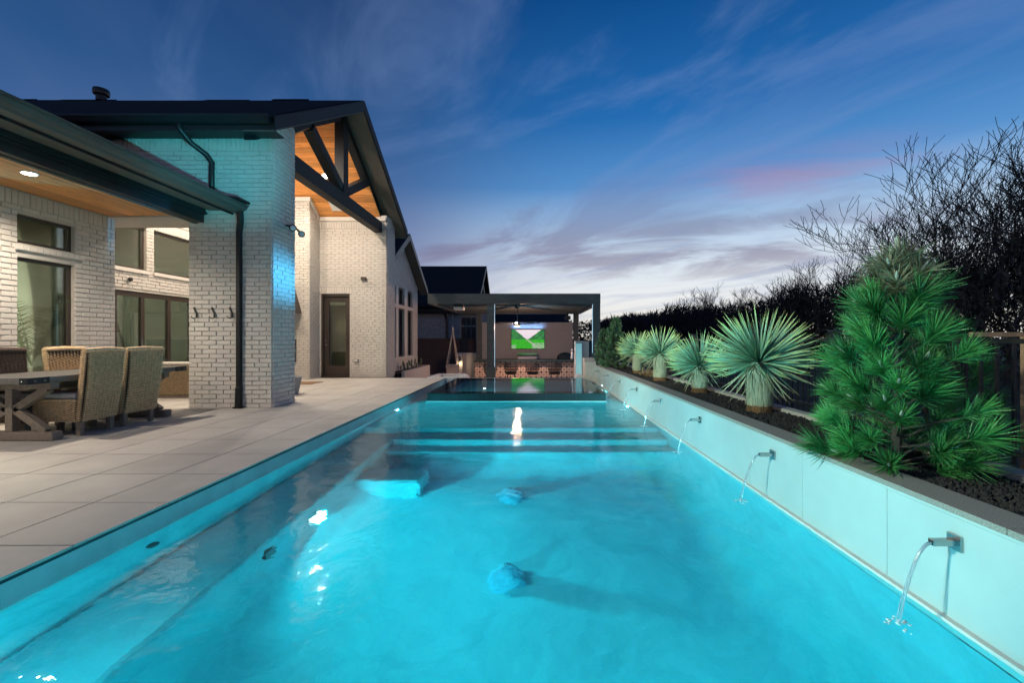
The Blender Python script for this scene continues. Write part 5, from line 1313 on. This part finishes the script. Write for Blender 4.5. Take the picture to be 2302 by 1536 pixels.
# mistletoe / nests
for k, (xx, yy, zz, r_) in enumerate(((12.0, 13.2, 4.2, .5), (12.9, 13.6, 3.7, .42), (17.0, 15, 5.0, .25))):
    c_ = MB(); rr = random.Random(k)
    for i in range(260):
        d = V((rr.gauss(0, 1), rr.gauss(0, 1), rr.gauss(0, .8))).normalized()*r_*rr.uniform(.3, 1); p = V((xx, yy, zz))+d; a = V((rr.uniform(-1, 1), rr.uniform(-1, 1), rr.uniform(-1, 1)))*.06; b_ = V((rr.uniform(-1, 1), rr.uniform(-1, 1), rr.uniform(-1, 1)))*.06
        c_.add([p, p+a, p+b_], [(0, 1, 2)])
    tag(c_.build("mistletoe", "dark_ground", fix=False), ["large dark clump of mistletoe high in the tallest bare tree", "lower dark clump of mistletoe in the tallest bare tree", "small dark nest like clump near the frame edge"][k], "mistletoe")
# thick undergrowth mass behind the fence
ug = MB(); rr = random.Random(8)
for k in range(52000):
    yy = 6+90*rr.random()**1.6; xx = rr.uniform(13.8, 22) if yy > 12 else rr.uniform(10, 20)
    hmax = 4.7*(.78+.3*mn.noise(V((yy*.35, xx*.1, 0)))) if yy < 60 else 5.2*(.85+.2*mn.noise(V((yy*.2, 0, 0))))
    zz = -.1+hmax*rr.random()**.9; s = .05+.0045*yy
    p = V((xx, yy, zz)); a = V((rr.uniform(-1, 1), rr.uniform(-1, 1), rr.uniform(-.3, 1.6)))*s*2.2; b_ = V((rr.uniform(-1, 1), rr.uniform(-1, 1), rr.uniform(-1, 1)))*s*.7
    ug.add([p, p+a, p+b_], [(0, 1, 2)])
tag(ug.build("undergrowth", "twig_bark", fix=False), "dense dark twiggy thicket beyond the garden fence", kind="stuff")
bk_ = MB()
for k in range(60):
    yy = 5+110*(k/60); hh = 2.6+1.2*mn.noise(V((k*.7, 0, 0))); bk_.add([(22.5, yy, -.1), (22.5, yy+2, -.1), (22.5, yy+2, hh+.4), (22.5, yy, hh)], [(0, 1, 2, 3)])
# distant tree belt across the far end
fb = MB()
for k in range(16000):
    xx = rr.uniform(-90, 60); yy = rr.uniform(100, 118); hh = (5.4 if xx < 8 else 7.0)*(.8+.3*mn.noise(V((xx*.12, 0, 3)))); zz = -1.9+(hh+1.9)*rr.random()
    a = V((rr.uniform(-1, 1), 0, rr.uniform(-.3, 1)))*1.1; b_ = V((rr.uniform(-1, 1), 0, rr.uniform(-1, 1)))*.6; p = V((xx, yy, zz)); fb.add([p, p+a, p+b_], [(0, 1, 2)])
tag(fb.build("woods", "twig_bark", fix=False), "far dark tree belt on the horizon", kind="stuff")

# ================================================================== ADDED FLOODLIGHT, out of frame under the near eave, to brighten the planting
t = thing("floodlight", "added floodlight, out of frame under the near patio eave, brightening the planting", "floodlight", (-4.8, .6, 3.2))
B(-4.95, -4.8, .5, .7, 3.1, 3.22).build("lamp_head", "dark_metal", t); B(-4.799, -4.795, .52, .68, 3.11, 3.2).build("lens", "lamp_lens", t)
spot("planting_fill", (-4.74, .6, 3.12), (2.7, 5.0, 1.25), 1900, (.80, 1, .80), 54, .35, .06)

spot("planting_fill", (-4.74, .65, 3.12), (2.5, 10.5, .7), 2600, (.86, 1, .78), 26, .6, .06)
